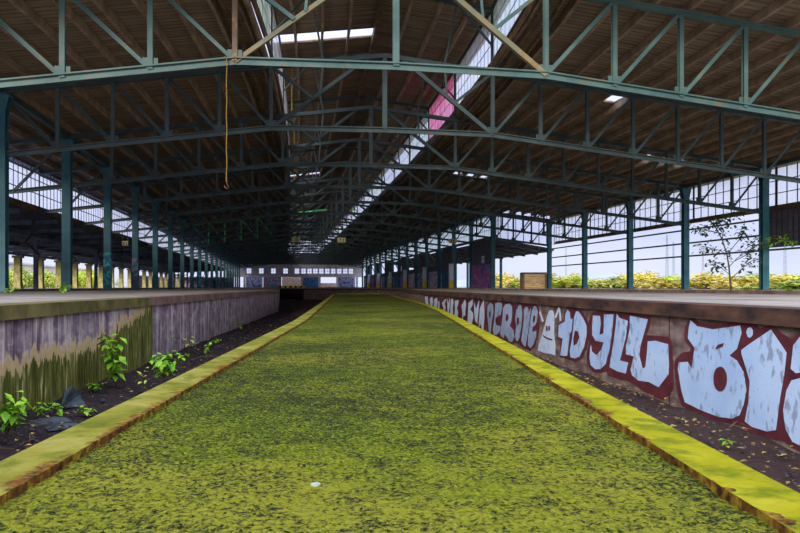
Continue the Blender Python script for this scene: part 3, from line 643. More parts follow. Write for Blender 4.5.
def skylight(cells, xfun, hfun, label):
    j = list(cells)[0][1]; i0 = min(c[0] for c in cells); i1 = max(c[0] for c in cells)+1
    s0, s1 = segs[j], segs[j+1]; sc = (s0+s1)/2
    xa, xb = xfun(i0, sc), xfun(i1, sc)
    Q = lambda x, s, d: Vector((x, s, EYE+hfun(x, s)+.34+d))
    root = empty('skylight', Q((xa+xb)/2, sc, 0), label, 'skylight')
    f = MB()
    for s in (s0+.03, s1-.03): f.bar(Q(xa, s, .06), Q(xb, s, .06), .06, .1)
    for i in range(i0, i1+1): f.bar(Q(xfun(i, sc), s0, .06), Q(xfun(i, sc), s1, .06), .05, .1)
    under(f.build('skylight_frame', M['rust']), root)
    for i in range(i0, i1):
        a, b = xfun(i, sc)+.03, xfun(i+1, sc)-.03
        under(MB().quad(Q(a,s0+.06,.07), Q(b,s0+.06,.07), Q(b,s1-.06,.07), Q(a,s1-.06,.07)).build('skylight_pane', M['glass']), root)
for cells, xf, hf, lab in ((({c for c in sk_m if c[1] == seg_at(30.2)}), xml, monH, 'long bright skylight across the near lantern roof'),
                           (({c for c in sk_m if c[1] == seg_at(66)}), xml, monH, 'small far skylight across the lantern roof'),
                           (({c for c in sk_r if c[1] == seg_at(26.0)}), xr, roofH, 'small square skylight in the right roof slope'),
                           (({c for c in sk_r if c[1] == seg_at(46.8)}), xr, roofH, 'narrow skylight strip high on the right roof slope'),
                           (({c for c in sk_r if c[1] == seg_at(34.6)}), xr, roofH, 'narrow skylight strip low on the right roof slope near the columns')):
    skylight(cells, xf, hf, lab)
# ridge beam of the lantern and gutters along the roof edges
def run(fx, fz, prof, name, mat, label, cat, kind=None, s0=None, s1=None):
    s0 = S0 if s0 is None else s0; s1 = 164.8 if s1 is None else s1; n_ = max(2, int((s1-s0)/3.5)); m = MB(); st = [s0+(s1-s0)*i/n_ for i in range(n_+1)]; n = len(prof)
    for j, s in enumerate(st):
        x = fx(s); z = fz(s); m.v += [(x+a, s, z+b) for a, b in prof]
        if j:
            b0 = n*(j-1)
            for t in range(n): m.f.append((b0+t, b0+(t+1) % n, b0+n+(t+1) % n, b0+n+t))
    m.f += [tuple(reversed(range(n))), tuple(len(m.v)-n+t for t in range(n))]
    return tag(m.build(name, mat), label, cat, kind=kind)
sq = lambda w, h: [(-w/2,-h/2),(w/2,-h/2),(w/2,h/2),(-w/2,h/2)]
rd = lambda r, n=8: [(r*math.cos(2*math.pi*k/n), r*math.sin(2*math.pi*k/n)) for k in range(n)]
run(ridge, lambda s: EYE+10.3+.02, sq(.16,.2), 'ridge_beam', M['rust'], 'rusty ridge beam under the peak of the lantern roof', 'ridge beam')
for sg, w in ((-1,'left'), (1,'right')):
    run(lambda s, sg=sg: ridge(s)+sg*(MH+.32), lambda s, sg=sg: EYE+roofH(ridge(s)+sg*(MH+.32), s)+.02, rd(.09), 'gutter_pipe', M['rust'], 'thick rusty pipe along the %s foot of the lantern' % w, 'pipe')
    run(lambda s, sg=sg: ridge(s)+sg*(MH+.62), lambda s, sg=sg: EYE+roofH(ridge(s)+sg*(MH+.62), s)+.02, rd(.06), 'conduit_pipe', M['rust'], 'thinner rusty pipe beside the %s foot of the lantern' % w, 'pipe')
    run(lambda s, sg=sg: ridge(s)+sg*MH, lambda s: EYE+roofH(ridge(s)+MH, s)+.26, sq(.05,.34), 'sill_beam', M['rust'], 'sill beam below the %s lantern glazing' % w, 'beam')
    run(lambda s, sg=sg: ridge(s)+sg*MH, lambda s: EYE+9.86, sq(.05,.2), 'head_beam', M['truss'], 'head beam above the %s lantern glazing' % w, 'beam')
run(lambda s: XL, lambda s: EYE+roofH(XL, s)+.02, sq(.14,.2), 'eaves_beam', M['truss'], 'long steel beam on top of the left column row', 'beam')
run(lambda s: XR, lambda s: EYE+roofH(XR, s)-.02, sq(.14,.2), 'eaves_beam', M['truss'], 'long steel beam on top of the near right columns', 'beam', s1=STEP)
run(lambda s: XR2, lambda s: EYE+roofH(XR2, s)-.02, sq(.14,.2), 'eaves_beam', M['truss'], 'long steel beam on top of the far right columns', 'beam', s0=STEP+.3)
run(lambda s: XEL, lambda s: EYE+3.86, sq(.3,.26), 'gutter_beam', M['rust'], 'rusty littered gutter beam under the left clerestory', 'beam')
run(lambda s: XER, lambda s: EYE+3.84, sq(.2,.2), 'gutter_beam', M['rust'], 'rusty beam under the near right clerestory', 'beam', s1=STEP)
run(lambda s: XR2+.5, lambda s: EYE+4.38, sq(.2,.2), 'gutter_beam', M['rust'], 'rusty beam under the far right clerestory', 'beam', s0=STEP+.3)

# ------------------------------------------------------------------ clerestories and lantern glazing, one window per bay
WN = [0]
def glazing(fx, s0, s1, z0, z1, nb, mat, label, rails=(.5,), thin=.035):
    WN[0] += 1
    Q = lambda s, z: Vector((fx(s), s, z(s) if callable(z) else z))
    root = empty('window_%d' % WN[0], Q((s0+s1)/2, z0), label, 'window', kind='structure')
    f = MB()
    for z in (z0, z1): f.bar(Q(s0, z), Q(s1, z), max(thin, .02), .08)
    for i in range(nb+1):
        s = s0+(s1-s0)*i/nb; f.bar(Q(s, z0), Q(s, z1), *((thin, .045) if 0 < i < nb else (max(thin, .03), .08)), up=(0,1,0))
    for t in rails: f.bar(Q(s0, z0+(z1-z0)*t), Q(s1, z0+(z1-z0)*t), thin, .035)
    under(f.build('window_frame', M['rail']), root)
    under(MB().quad(Q(s0+.03,z0), Q(s1-.03,z0), Q(s1-.03,z1), Q(s0+.03,z1)).build('pane', mat), root)
for k in range(0, NT_+1):
    s0, s1 = max(s_left(k), S0), min(s_left(k)+BAY, S1)
    n = k+1
    glazing(lambda s: XEL, s0+.04, s1-.04, EYE+4.0, EYE+roofH(XEL, 30)+.2, 12, M['glass'], 'glazed clerestory bay above the left canopy, %s from the camera' % ORD[n-1], (.33,.68))
    if k < 7: glazing(lambda s: XER, s0+.04, s1-.04, EYE+3.95, EYE+roofH(XER, 30)+.2, 10, M['glass'],'glazed clerestory bay above the near right columns, %s from the camera' % ORD[n-1], (.3,.6))
    else: glazing(lambda s: XR2+.5, s0+.04, s1-.04, EYE+4.5, EYE+roofH(XR2+.5, 80)+.2, 10, M['glass_green'], 'glazed clerestory bay above the set-in far right columns, %s from the camera' % ORD[n-1], (.3,.6))
    for sg, w in ((-1,'left'),(1,'right')):
        mt = M['glass_pink'] if (sg == 1 and k == 3) else (M['glass_green'] if k % 3 == 1 else M['glass_dirty'])
        glazing(lambda s, sg=sg: ridge(s)+sg*MH, s0+.1, s1-.1, EYE+roofH(ridge(50)+MH, 50)+.45, EYE+9.78, 11, mt, ('pink sprayed lantern glazing bay on the %s, %s from the camera' if mt is M['glass_pink'] else 'lantern glazing bay on the %s, %s from the camera') % (w, ORD[n-1]), (.35,.7), .008)

# ------------------------------------------------------------------ far end of the hall
FS = 165.0
def fx(px): 
    t = (px-400)/716.0; return FS*(ST+t*CT)/(CT-t*ST)
m = MB(); zb, zt = EYE+2.2, EYE+4.75
holes = []
for px in (249, 261.3, 273.4, 285.6, 297): holes.append((fx(px)-.55, fx(px)+.55))
for px in (303.6, 309.6, 315.4, 321.3, 327.3, 333.3, 339.3, 345.3, 351): holes.append((fx(px)-.55, fx(px)+.55))
w0, w1 = EYE+2.95, EYE+4.2
xa, xb = XEL, XR2+.7
m.box(xa, xb, FS, FS+.3, w1, zt+.3); m.box(xa, xb, FS, FS+.3, zb, w0)
cur = xa
for h0, h1 in holes: m.box(cur, h0, FS, FS+.3, w0, w1); cur = h1
m.box(cur, xb, FS, FS+.3, w0, w1)
tag(m.build('wall_far', M['facade']), 'pale grey facade with a row of small windows closing the far end of the hall', 'wall', kind='structure')
for i, (h0, h1) in enumerate(holes):
    WN[0] += 1
    root = empty('window_%d' % WN[0], ((h0+h1)/2, FS+.1, w0), 'small bright window in the far facade, %s from the left' % ORD[i], 'window', kind='structure')
    f = MB(); c = (h0+h1)/2
    f.box(h0,h1,FS+.08,FS+.14,w0,w0+.06); f.box(h0,h1,FS+.08,FS+.14,w1-.06,w1); f.box(c-.03,c+.03,FS+.08,FS+.14,w0,w1); f.box(h0,h0+.06,FS+.08,FS+.14,w0,w1); f.box(h1-.06,h1,FS+.08,FS+.14,w0,w1); f.box(h0,h1,FS+.08,FS+.14,(w0+w1)/2-.03,(w0+w1)/2+.03)
    under(f.build('window_frame', M['facade']), root)
    under(MB().quad((h0,FS+.11,w0),(h1,FS+.11,w0),(h1,FS+.11,w1),(h0,FS+.11,w1)).build('pane', M['glass']), root)
# dark gable above the facade and glazed lantern end
m = MB(); r = ridge(FS)
pts = [(xa, zt+.3), (xa, EYE+roofH(xa, FS)+.3), (r-MH, EYE+7.7), (r+MH, EYE+7.7), (xb, EYE+roofH(xb, FS)+.3), (xb, zt+.3)]
m.v = [(x, FS, z) for x, z in pts] + [(x, FS+.2, z) for x, z in pts]; n = 6
m.f = [tuple(range(n)), tuple(reversed(range(n, 2*n)))] + [(i, (i+1) % n, n+(i+1) % n, n+i) for i in range(n)]
tag(m.build('wall_gable', M['dark_panel']), 'dark gable wall above the far facade', 'wall', kind='structure')
WN[0] += 1
root = empty('window_%d' % WN[0], (r, FS, EYE+7.7), 'glazed gable end of the lantern roof at the far end', 'window', kind='structure')
f = MB()
for i in range(13):
    x = r-MH+2*MH*i/12; f.bar((x,FS,EYE+7.7),(x,FS,EYE+monH(x,FS)+.3), .08, .08)
for z in (7.7, 8.6, 9.5): f.bar((r-MH,FS,EYE+z),(r+MH,FS,EYE+z),.08,.08)
under(f.build('window_frame', M['rail']), root)
pm = MB(); pm.v = [(r-MH,FS+.05,EYE+7.7),(r+MH,FS+.05,EYE+7.7),(r+MH,FS+.05,EYE+9.9),(r,FS+.05,EYE+10.4),(r-MH,FS+.05,EYE+9.9)]; pm.f = [(0,1,2,3,4)]
under(pm.build('pane', M['glass']), root)
# recessed lower storey with painted panels
pan = [(245.5, 262.5, 'tag_blue', 'blue and white scrawled'), (263, 281.5, 'tag_teal', 'teal and red scrawled'), (282, 301.5, 'tag_warm', 'yellow and white sprayed'), (302.5, 319, 'tag_deep', 'deep blue and teal sprayed'), (338, 356, 'tag_blue', 'dark scrawled')]
for a, b, mt, lab in pan:
    tag(MB().box(fx(a), fx(b), FS+2.0, FS+2.15, PZ, zb+.2).build('partition_panel', M[mt]), lab + ' partition under the far facade', 'partition')
for px in (244.5, 302, 319.6, 337.4, 357): 
    tag(MB().box(fx(px)-.25, fx(px)+.25, FS, FS+.5, PZ, zb).build('concrete_post', M['facade']), 'square post under the far facade, %s from the left' % ORD[[244.5,302,319.6,337.4,357].index(px)], 'post')
tag(MB().box(fx(320), fx(336.8), FS+2.05, FS+2.15, PZ, PZ+1.0).build('partition_panel', M['tag_warm']), 'low yellow and white panel across the bright opening in the far facade', 'partition')
# striped bar over the trench end
p0, p1 = C(-11.15, 65.9, PZ+.16), C(-8.75, 65.9, PZ+.16)
root = empty('barrier_beam', (p0+p1)/2, 'black and yellow striped barrier beam across the trench end', 'barrier')
n = 10
m1 = MB(); m2 = MB()
for i in range(n):
    (m1 if i % 2 else m2).bar(p0.lerp(p1, i/n), p0.lerp(p1, (i+1)/n), .08, .16)
under(m1.build('beam', M['brightyellow']), root); under(m2.build('stripe', M['black']), root)
m = MB()
for t in (.04, .96):
    q = p0.lerp(p1, t); m.box(q.x-.05,q.x+.05,q.y-.05,q.y+.05,PZ-.02,q.z)
under(m.build('post', M['rail']), root)

# ------------------------------------------------------------------ outer canopy on the left with its pillars
m = MB()
m.v = [(-12.15,S0,EYE+3.75),(-12.15,S1,EYE+3.75),(-24.5,S1,EYE+3.25),(-24.5,S0,EYE+3.25),(-12.15,S0,EYE+3.9),(-12.15,S1,EYE+3.9),(-24.5,S1,EYE+3.4),(-24.5,S0,EYE+3.4)]
m.f = [(0,1,2,3),(7,6,5,4),(0,4,5,1),(1,5,6,2),(2,6,7,3),(3,7,4,0)]
can = tag(m.build('outer_canopy', M['dark_soffit']), 'dark low canopy roof outside the left column row', 'canopy', kind='structure')
for i in range(28):
    s = S0+1+i*5.74
    if s > S1: break
    MB().bar((-12.2,s,EYE+3.6),(-24.4,s,EYE+3.1), .16, .24).build('canopy_beam', M['dark_soffit'], can)
for x, h in ((-16,3.42),(-20,3.26),(-24.2,3.06)):
    MB().bar((x,S0,EYE+h),(x,S1,EYE+h),.16,.26).build('canopy_purlin', M['dark_soffit'], can)
for i in range(22):
    s = S0+4+i*7.1
    if s+3.5 > S1: break
    MB().tube([(-12.4,s,EYE+2.2),(-12.6,s+1.6,EYE+2.7),(-13,s+3.1,EYE+3.55)], .06).build('canopy_brace', M['rail'], can)
    MB().tube([(-12.4,s,EYE+2.2),(-13,s+4.0,EYE+1.75),(-14,s+7.0,EYE+1.6)], .05).build('canopy_brace', M['rail'], can)
for i in range(-3, 18):
    s = 65.5+5.74*i
    root = empty('concrete_pillar', (-22, s, PZ-.05), 'yellowed concrete pillar under the left outer canopy, %s from the camera' % ORD[i+3], 'pillar', 'outer canopy pillars')
    h = EYE+3.0-PZ
    b = MB(); ww = [(.33,0),(.33,.12),(.27,.16),(.26,h-.55),(.24,h-.5)]
    for w, z in ww: b.v += [(-w,-w,z),(w,-w,z),(w,w,z),(-w,w,z)]
    for j in range(len(ww)-1):
        for t in range(4): b.f.append((4*j+t, 4*j+(t+1) % 4, 4*j+4+(t+1) % 4, 4*j+4+t))
    b.f += [(3,2,1,0), tuple(4*len(ww)-4+t for t in range(4))]
    b.build('shaft', M['pillar'], root)
    MB().box(-.38,.38,-.38,.38,h-.5,h-.3).build('pillar_head', M['pillar_dark'], root)
    MB().box(-.1,.1,-.1,.1,h-.3,h+.1).build('bearing', M['dark_soffit'], root)
for i in range(-2, 8):
    s = 54.1+16.75*i
    if s < S0: continue
    root = empty('canopy_post', (-17, s, PZ), 'thin dark steel post under the left outer canopy, %s from the camera' % ORD[i+2], 'post', 'thin canopy posts')
    MB().sweep((0,0,0),(0,0,EYE+3.42-PZ), prof_I(.26,.26,.03), (0,1,0)).build('shaft', M['dark_soffit'], root)
    MB().box(-.25,.25,-.25,.25,0,.04).build('base_plate', M['rail'], root)
run(lambda s: -9.35, lambda s: PZ+.03, sq(.12,.07), 'floor_rail', M['rail'], 'low rusty rail along the feet of the left columns', 'rail')

# ------------------------------------------------------------------ right side
run(lambda s: 10.7, lambda s: PZ+.035, sq(.25,.08), 'edge_beam', M['coping_brown'], 'low brown edge beam lying along the right platform', 'edge beam')
for i, h in enumerate((3.33, 2.55, 1.79)):
    m = MB().bar((XR+.25, 24.0, EYE+h), (XR+.25, 60.0, EYE+h), .07, .09)
    tag(m.build('fence_rail', M['rail']), '%s of the three steel rails running between the right columns' % ('topmost','middle','lowest')[i], 'rail')
m = MB(); n = 48
for i in range(n+1):
    s = 23.2+9.2*i/n; x = XER+.2+(.03 if i % 2 else -.03)
    m.v += [(x, s, EYE+1.94), (x, s, EYE+3.78)]
for i in range(n): m.f.append((2*i, 2*i+2, 2*i+3, 2*i+1))
o = m.build('corrugated_panel', M['dark_panel']); sd = o.modifiers.new('thickness', 'SOLIDIFY'); sd.thickness = .01
tag(o, 'dark corrugated cladding sheet hanging outside the right columns', 'cladding')

# cross wall glazing where the hall steps in, walled bays and low canopy beyond it
WN[0] += 1
root = empty('window_%d' % WN[0], ((XR2+XR)/2, STEP+.12, EYE+4.5), 'glazed cross gable where the right side of the hall steps in', 'window', kind='structure')
f = MB(); pm = MB()
for i in range(9):
    x = XR2+(XR+.5-XR2)*i/8; f.bar((x,STEP+.12,EYE+botH(x,STEP)+.1),(x,STEP+.12,EYE+roofH(x,STEP)+.3),.05,.05)
pm.v = [(x, STEP+.12, EYE+z) for x, z in ((XR2,botH(XR2,STEP)+.1),(XR+.5,botH(XR+.5,STEP)+.1),(XR+.5,roofH(XR+.5,STEP)+.3),(XR2,roofH(XR2,STEP)+.3))]; pm.f = [(0,1,2,3)]
under(f.build('window_frame', M['rail']), root); under(pm.build('pane', M['glass']), root)
root = empty('graffiti_wall', (XR2, 63, PZ), 'dark wall bay with maroon and violet graffiti at the inner corner of the right side', 'wall')
under(MB().box(XR2-.06, XR2+.1, STEP+.3, 66.8, PZ, PZ+2.15).build('graffiti_panel', M['tag_maroon']), root)
under(MB().box(XR2-.02, XR2+.1, STEP+.3, 66.8, PZ+2.15, EYE+4.3).build('upper_panel', M['dark_panel']), root)
root = empty('wall_sign', (XR2, 62.7, PZ+2.3), 'small white notice board on the dark wall bay at the inner corner', 'sign')
under(MB().box(XR2-.1, XR2-.03, 62.4, 63.1, PZ+2.3, PZ+2.95).build('board', M['white_paint']), root)
under(MB().box(XR2-.11, XR2-.1, 62.5, 63.0, PZ+2.6, PZ+2.85).build('notice', M['facade']), root)
k = 0
for j in range(8, NT_):
    if j == 8: continue
    s0, s1 = s_left(j)+.2, s_left(j+1)-.2
    k += 1
    root = empty('bay_partition', (XR2, (s0+s1)/2, PZ), 'wall bay with graffiti below dark panels in the far right column row, %s from the camera' % ORD[k-1], 'partition', 'walled bays of the right row')
    mt = ('tag_maroon','tag_deep','tag_grey','tag_blue','tag_grey')[k % 5]
    under(MB().box(XR2+.25, XR2+.4, s0, s1, PZ, PZ+2.0).build('lower_panel', M[mt]), root)
    under(MB().box(XR2+.25, XR2+.4, s0, s1, PZ+2.0, PZ+2.6).build('lintel', M['dark_panel']), root)
    under(MB().box(XR2+.27, XR2+.38, s0, s0+(s1-s0)*(.95 if k % 2 else .45), PZ+2.6, EYE+4.25).build('upper_panel', M['dark_panel']), root)
    under(MB().bar((XR2+.2,s0,PZ+2.4),(XR2+.2,s1,EYE+4.25),.12).build('cross_brace', M['rail']), root)
    if k % 2:
        q = empty('concrete_pillar', (XR2-.35, s0-.5, PZ), 'white pillar with yellow foot in front of the far right row, %s from the camera' % ORD[(k-1)//2], 'pillar', 'white pillars of the right row')
        MB().box(-.22,.22,-.22,.22,.8,2.6).build('shaft', M['white_paint'], q); MB().box(-.23,.23,-.23,.23,0,.8).build('painted_foot', M['brightyellow'], q)
m = MB()
ca = [(XR2+.7,STEP+.5,EYE+4.05),(24.0,STEP+.5,EYE+3.2),(24.0,125,EYE+3.2),(XR2+.7,125,EYE+4.05)]
m.v = ca + [(x,y,z+.15) for x,y,z in ca]; m.f = [(3,2,1,0),(4,5,6,7),(0,1,5,4),(1,2,6,5),(2,3,7,6),(3,0,4,7)]
can = tag(m.build('outer_canopy', M['dark_soffit']), 'low canopy roof outside the set-in right side of the hall', 'canopy', kind='structure')
ch_ = lambda x: EYE+4.05-(x-XR2-.7)*.85/(24.0-XR2-.7)
for i in range(18):
    s = STEP+.8+3.55*i; MB().bar((XR2+.8,s,ch_(XR2+.8)-.13),(23.9,s,ch_(23.9)-.13),.15,.24).build('canopy_beam', M['truss'], can)
for x in (19.6, 20.6, 21.6, 22.6, 23.8): MB().bar((x,STEP+.5,ch_(x)-.06),(x,125,ch_(x)-.06),.1,.12).build('canopy_purlin', M['purlin'], can)
for i in range(4):
    s = 75+14*i
    tag(MB().sweep((23.7,s,PZ-.1),(23.7,s,ch_(23.7)-.1),prof_I(.24,.24,.03),(0,1,0)).build('canopy_post', M['column']), 'steel post under the right outer canopy, %s from the camera' % ORD[i], 'post', 'right canopy posts')

# wooden crate on the right platform
root = empty('wooden_crate', (15.0, 41.1, PZ), 'weathered slatted wooden crate standing on the right platform', 'crate'); root.rotation_euler.z = -.2
cw, cd, chh = .66, .5, 1.02
for i in range(6):
    z = .05+i*.145
    MB().box(-cw,cw,-cd-.02,-cd,z,z+.125).build('slat', M['wood'], root)
    MB().box(-cw-.02,-cw,-cd,cd,z,z+.125).build('slat', M['wood'], root)
    MB().box(cw,cw+.02,-cd,cd,z,z+.125).build('slat', M['wood_dark'], root)
    MB().box(-cw,cw,cd,cd+.02,z,z+.125).build('slat', M['wood_dark'], root)
for sx in (-1, 1):
    for sy in (-1, 1): MB().box(sx*cw-.06,sx*cw+.06,sy*cd-.06,sy*cd+.06,0,chh-.08).build('corner_post', M['wood_dark'], root)
MB().box(-cw-.05,cw+.05,-cd-.05,cd+.05,chh-.1,chh).build('lid', M['wood_dark'], root)
MB().bar((-cw+.05,-cd-.03,.1),(cw-.4,-cd-.03,.88),.09,.02,(0,1,0)).build('brace', M['wood'], root)

# ------------------------------------------------------------------ signs and hanging things
DIG = {'0':'abcdef','1':'bc','2':'abged','9':'abcdfg','3':'abgcd'}
def digit(mb, ch, cx, y, cz, w, h):
    t = w*.28
    seg = {'a':(-w/2,w/2,h/2-t,h/2),'g':(-w/2,w/2,-t/2,t/2),'d':(-w/2,w/2,-h/2,-h/2+t),'f':(-w/2,-w/2+t,0,h/2),'e':(-w/2,-w/2+t,-h/2,0),'b':(w/2-t,w/2,0,h/2),'c':(w/2-t,w/2,-h/2,0)}
    for k in DIG[ch]:
        a, b, c, d = seg[k]; mb.box(cx+a, cx+b, y-.012, y, cz+c, cz+d)
def sign(px, py, s, w, h, text, label):
    t = (px-400)/716.0; x = s*(ST+t*CT)/(CT-t*ST); zc = s*CT+x*ST; z = EYE+(286.7-py)*zc/716
    root = empty('platform_sign', (x, s, z), label, 'sign', 'platform number signs')
    MB().box(-w/2,w/2,0,.04,-h/2,h/2).build('board', M['signyellow'], root)
    for i, ch in enumerate(text):
        d = MB(); digit(d, ch, (i-(len(text)-1)/2)*h*.62, 0, 0, h*.36, h*.66); d.build('digit', M['black'], root)
    hz = min(EYE+botH(x, s)-z, 1.2)
    for sx in (-.4, .4): MB().box(sx*w-.015,sx*w+.015,.01,.03,h/2,max(hz, h/2+.1)).build('hanger', M['rail'], root)
    root.rotation_euler.z = 0
sign(296, 239.5, s_left(10)-.2, .95, .55, '10', 'yellow number sign hanging under the lantern, left of the two middle signs')
sign(341.5, 240, s_left(10)-.2, .95, .55, '11', 'yellow number sign hanging right of the lantern')
sign(452.5, 241, s_left(8)-.2, .8, .45, '12', 'yellow number sign hanging by the right column row')
sign(125.2, 243, s_left(5)-.15, .3, .2, '9', 'tiny yellow number sign among the left columns') if False else None
sign(125, 243.3, s_left(6)-.4, .42, .3, '03', 'yellow number sign hanging between the near left columns')
sign(180.5, 242.5, s_left(9)-.4, .5, .34, '02', 'pale yellow number sign hanging farther along the left columns')
# yellow board with black bars under the lantern ridge
s = 48.0; t = (359-400)/716.0; x = s*(ST+t*CT)/(CT-t*ST); zc = s*CT+x*ST; z = EYE+(286.7-104.5)*zc/716
root = empty('hazard_board', (x, s, z), 'bright yellow board with black slanting bars hanging under the lantern ridge', 'board')
MB().box(-.68,.68,0,.05,-.2,.2).build('board', M['brightyellow'], root)
for q in (-.35, .0, .4):
    MB().bar((q-.12,-.01,-.2),(q+.12,-.01,.2),.09,.02,(0,1,0)).build('stripe', M['black'], root)
for q in (-.5,.5): MB().bar((q,.02,.2),(q,.02,max(.3, EYE+monH(x,s)+.1-z)),.03).build('hanger', M['rail'], root)
# rusty hanging rope with hook below the nearest truss
s = s_left(1); t = (227-400)/716.0; x = s*(ST+t*CT)/(CT-t*ST); zc = s*CT+x*ST
z0 = EYE+botH(x, s)+.02; z1 = EYE+(286.7-190)*zc/716
root = empty('hanging_rope', (x, s-.14, z0), 'frayed yellow-brown rope with hook hanging from the nearest truss', 'rope')
pts = [(.006*math.sin(i*1.1), .005*math.cos(i*.7), -(z0-z1-.18)*i/22) for i in range(23)]
MB().tube(pts, .012, 6).build('rope', M['old_rope'], root)
zz = -(z0-z1-.18)
MB().tube([(.0,0,zz),(0.01,0,zz-.06),(.05,0,zz-.12),(.02,0,zz-.17),(-.04,0,zz-.14),(-.05,0,zz-.09)], .012, 6).build('hook', M['rust'], root)
MB().tube([(-.0,.0,.02),(-.06,.14,.1),(0,.2,.02),(.0,.0,.0)], .014, 6).build('knot', M['old_rope'], root)
# yellow ladders inside the left lantern glazing
for i, k in enumerate((3, 4, 6)):
    s = s_left(k)+1.2; x = ridge(s)-MH+.35; root = empty('access_ladder', (x, s, EYE+7.6), 'yellow steel ladder beside the left lantern glazing, %s from the camera' % ORD[i], 'ladder', 'lantern ladders')
    for q in (-.2,.2): MB().bar((0,q,0),(0,q,2.2),.04).build('stile', M['yellowsteel'], root)
    for j in range(7): MB().bar((0,-.2,.2+j*.3),(0,.2,.2+j*.3),.03).build('rung', M['yellowsteel'], root)

# ------------------------------------------------------------------ trench stones, litter and weeds
def rock(mb, p, r, seed):
    rnd = random.Random(seed); b = len(mb.v); n = 6
    for z, rr in ((-.5,.6),(0,1),(.5,.65)):
        for k in range(n):
            a = 2*math.pi*k/n+rnd.uniform(-.3,.3); q = rr*r*rnd.uniform(.7,1.2)
            mb.v.append((p[0]+q*math.cos(a), p[1]+q*math.sin(a), p[2]+z*r*1.1+rnd.uniform(-.1,.1)*r))
    for j in range(2):
        for k in range(n): mb.f.append((b+j*n+k, b+j*n+(k+1) % n, b+(j+1)*n+(k+1) % n, b+(j+1)*n+k))
    mb.f.append(tuple(b+2*n+k for k in range(n))); mb.f.append(tuple(b+k for k in reversed(range(n))))
mb = MB(); lt = MB(); rnd = random.Random(3)
def trench_pt(side, zmin=1.5, zmax=40):
    z = zmin+(zmax-zmin)*rnd.random()**2.2
    if side < 0: a, b = interp(LW, z)+.1, interp(KL, z)-.05
    else: a, b = interp(KR, z)+.05, interp(RW, z)-.08
    if b < a: return None
    return C(a+(b-a)*rnd.random(), z, 0)
for i in range(5200):
    p = trench_pt(rnd.choice((-1, 1)))
    if p is None: continue
    r = rnd.uniform(.007,.02) if rnd.random() < .93 else rnd.uniform(.02,.04)
    rock(mb, (p.x, p.y, .0+r*.2+.03*noise.noise(Vector((p.x*4,p.y*4,5)))), r, i)
for i in range(2600):
    p = trench_pt(1 if rnd.random() < .72 else -1, 1.5, 26)
    if p is None: continue
    a = rnd.uniform(0, 6.28); L = rnd.uniform(.03,.07)
    lt.leaf((p.x,p.y,rnd.uniform(.03,.06)), (math.cos(a),math.sin(a),rnd.uniform(-.2,.3)), (rnd.uniform(-.4,.4),rnd.uniform(-.4,.4),1), L, L*.5)
tag(mb.build('ballast', M['stone']), 'loose dark ballast stones scattered over the trench bed', 'ballast', kind='stuff')
tag(lt.build('leaf_litter', M['litter']), 'fallen brown and yellow leaves scattered in the trenches', 'leaf litter', kind='stuff')
for sd, w in ((-1, 'left'), (1, 'right')):
    tw = MB()
    for i in range(60 if sd < 0 else 30):
        p = trench_pt(sd, 2.5, 18)
        a = rnd.uniform(0, 6.28); L = rnd.uniform(.15,.4); d = Vector((math.cos(a),math.sin(a),0))
        p -= d*L*.5
        tw.tube([p+Vector((0,0,.05)), p+d*L*.5+Vector((rnd.uniform(-.04,.04),0,.09)), p+d*L+Vector((0,0,.05))], [.006,.005,.003], 4)
    tag(tw.build('twigs', M['twig']), 'thin dead twigs lying over the %s trench bed' % w, 'twigs', kind='stuff')
def slab_rock(px, py, w, h, label, z=.0):
    Zc = 716*(EYE-z)/(py-286.7); p = C((px-400)/716*Zc, Zc, 0)
    m = MB(); m.v = [(-w,-.1,0),(w,-.08,0),(w*.8,.12,0),(-w*.9,.1,0),(-w*.5,-.03,h*.8),(w*.1,-.02,h),(w*.75,.04,h*.5),(-w*.4,.06,h*.7)]
    m.f = [(3,2,1,0),(4,5,6,7),(0,1,6,5),(0,5,4),(1,2,6),(2,3,7,6),(3,0,4,7)]
    o = m.build('rock', M['slate']); o.location = (p.x, p.y, -.01); o.rotation_euler.z = .5
    return tag(o, label, 'rock')
slab_rock(71, 405, .12, .2, 'pointed grey slate rock leaning at the foot of the left wall')
slab_rock(50, 421, .17, .05, 'flat grey slab lying between the left wall and the kerb')
slab_rock(64, 426, .14, .04, 'flat grey slab close beside the left kerb')
slab_rock(557, 369.5, .16, .05, 'pale flat stone lying below the sprayed figure')

def weed(px, py, h, nst, nleaf, L, mat, label, z=0, spread=.5, droop=0.0, seed=1, base=None):
    if base is None:
        Zc = 716*(EYE-z)/(py-286.7); base = C((px-400)/716*Zc, Zc, z)
    rnd = random.Random(seed)
    root = empty('weed', base, label, 'plant')
    for i in range(nst):
        a = rnd.uniform(0, 6.28); hh = h*rnd.uniform(.65,1.05); sp = spread*h*rnd.uniform(.2,.9)
        P_ = [Vector((0,0,0)), Vector((math.cos(a)*sp*.35, math.sin(a)*sp*.35, hh*.55)), Vector((math.cos(a)*sp, math.sin(a)*sp, hh*(1-droop)))]
        st = MB().tube(P_, [.004*h/.5+.0015, .003*h/.5+.001, .0015], 5).build('stem', M['twig'], root)
        lf = MB()
        for j in range(nleaf):
            t = .25+.75*(j+.5)/nleaf
            q = P_[0].lerp(P_[1], min(1,t*2)) if t < .5 else P_[1].lerp(P_[2], (t-.5)*2)
            b = rnd.uniform(0, 6.28); d = Vector((math.cos(b), math.sin(b), rnd.uniform(-.9,.3)))
            l = L*rnd.uniform(.6,1.2); lf.leaf(q, d, (rnd.uniform(-.3,.3),rnd.uniform(-.3,.3),1), l, l*.55)
        lf.build('leaves', mat, root)
    return root
B, Dk = M['leaf_bright'], M['leaf_dark']
weed(116, 387, .6, 6, 15, .13, B, 'bright green leafy weed rising against the stained left wall', seed=2, spread=.28)
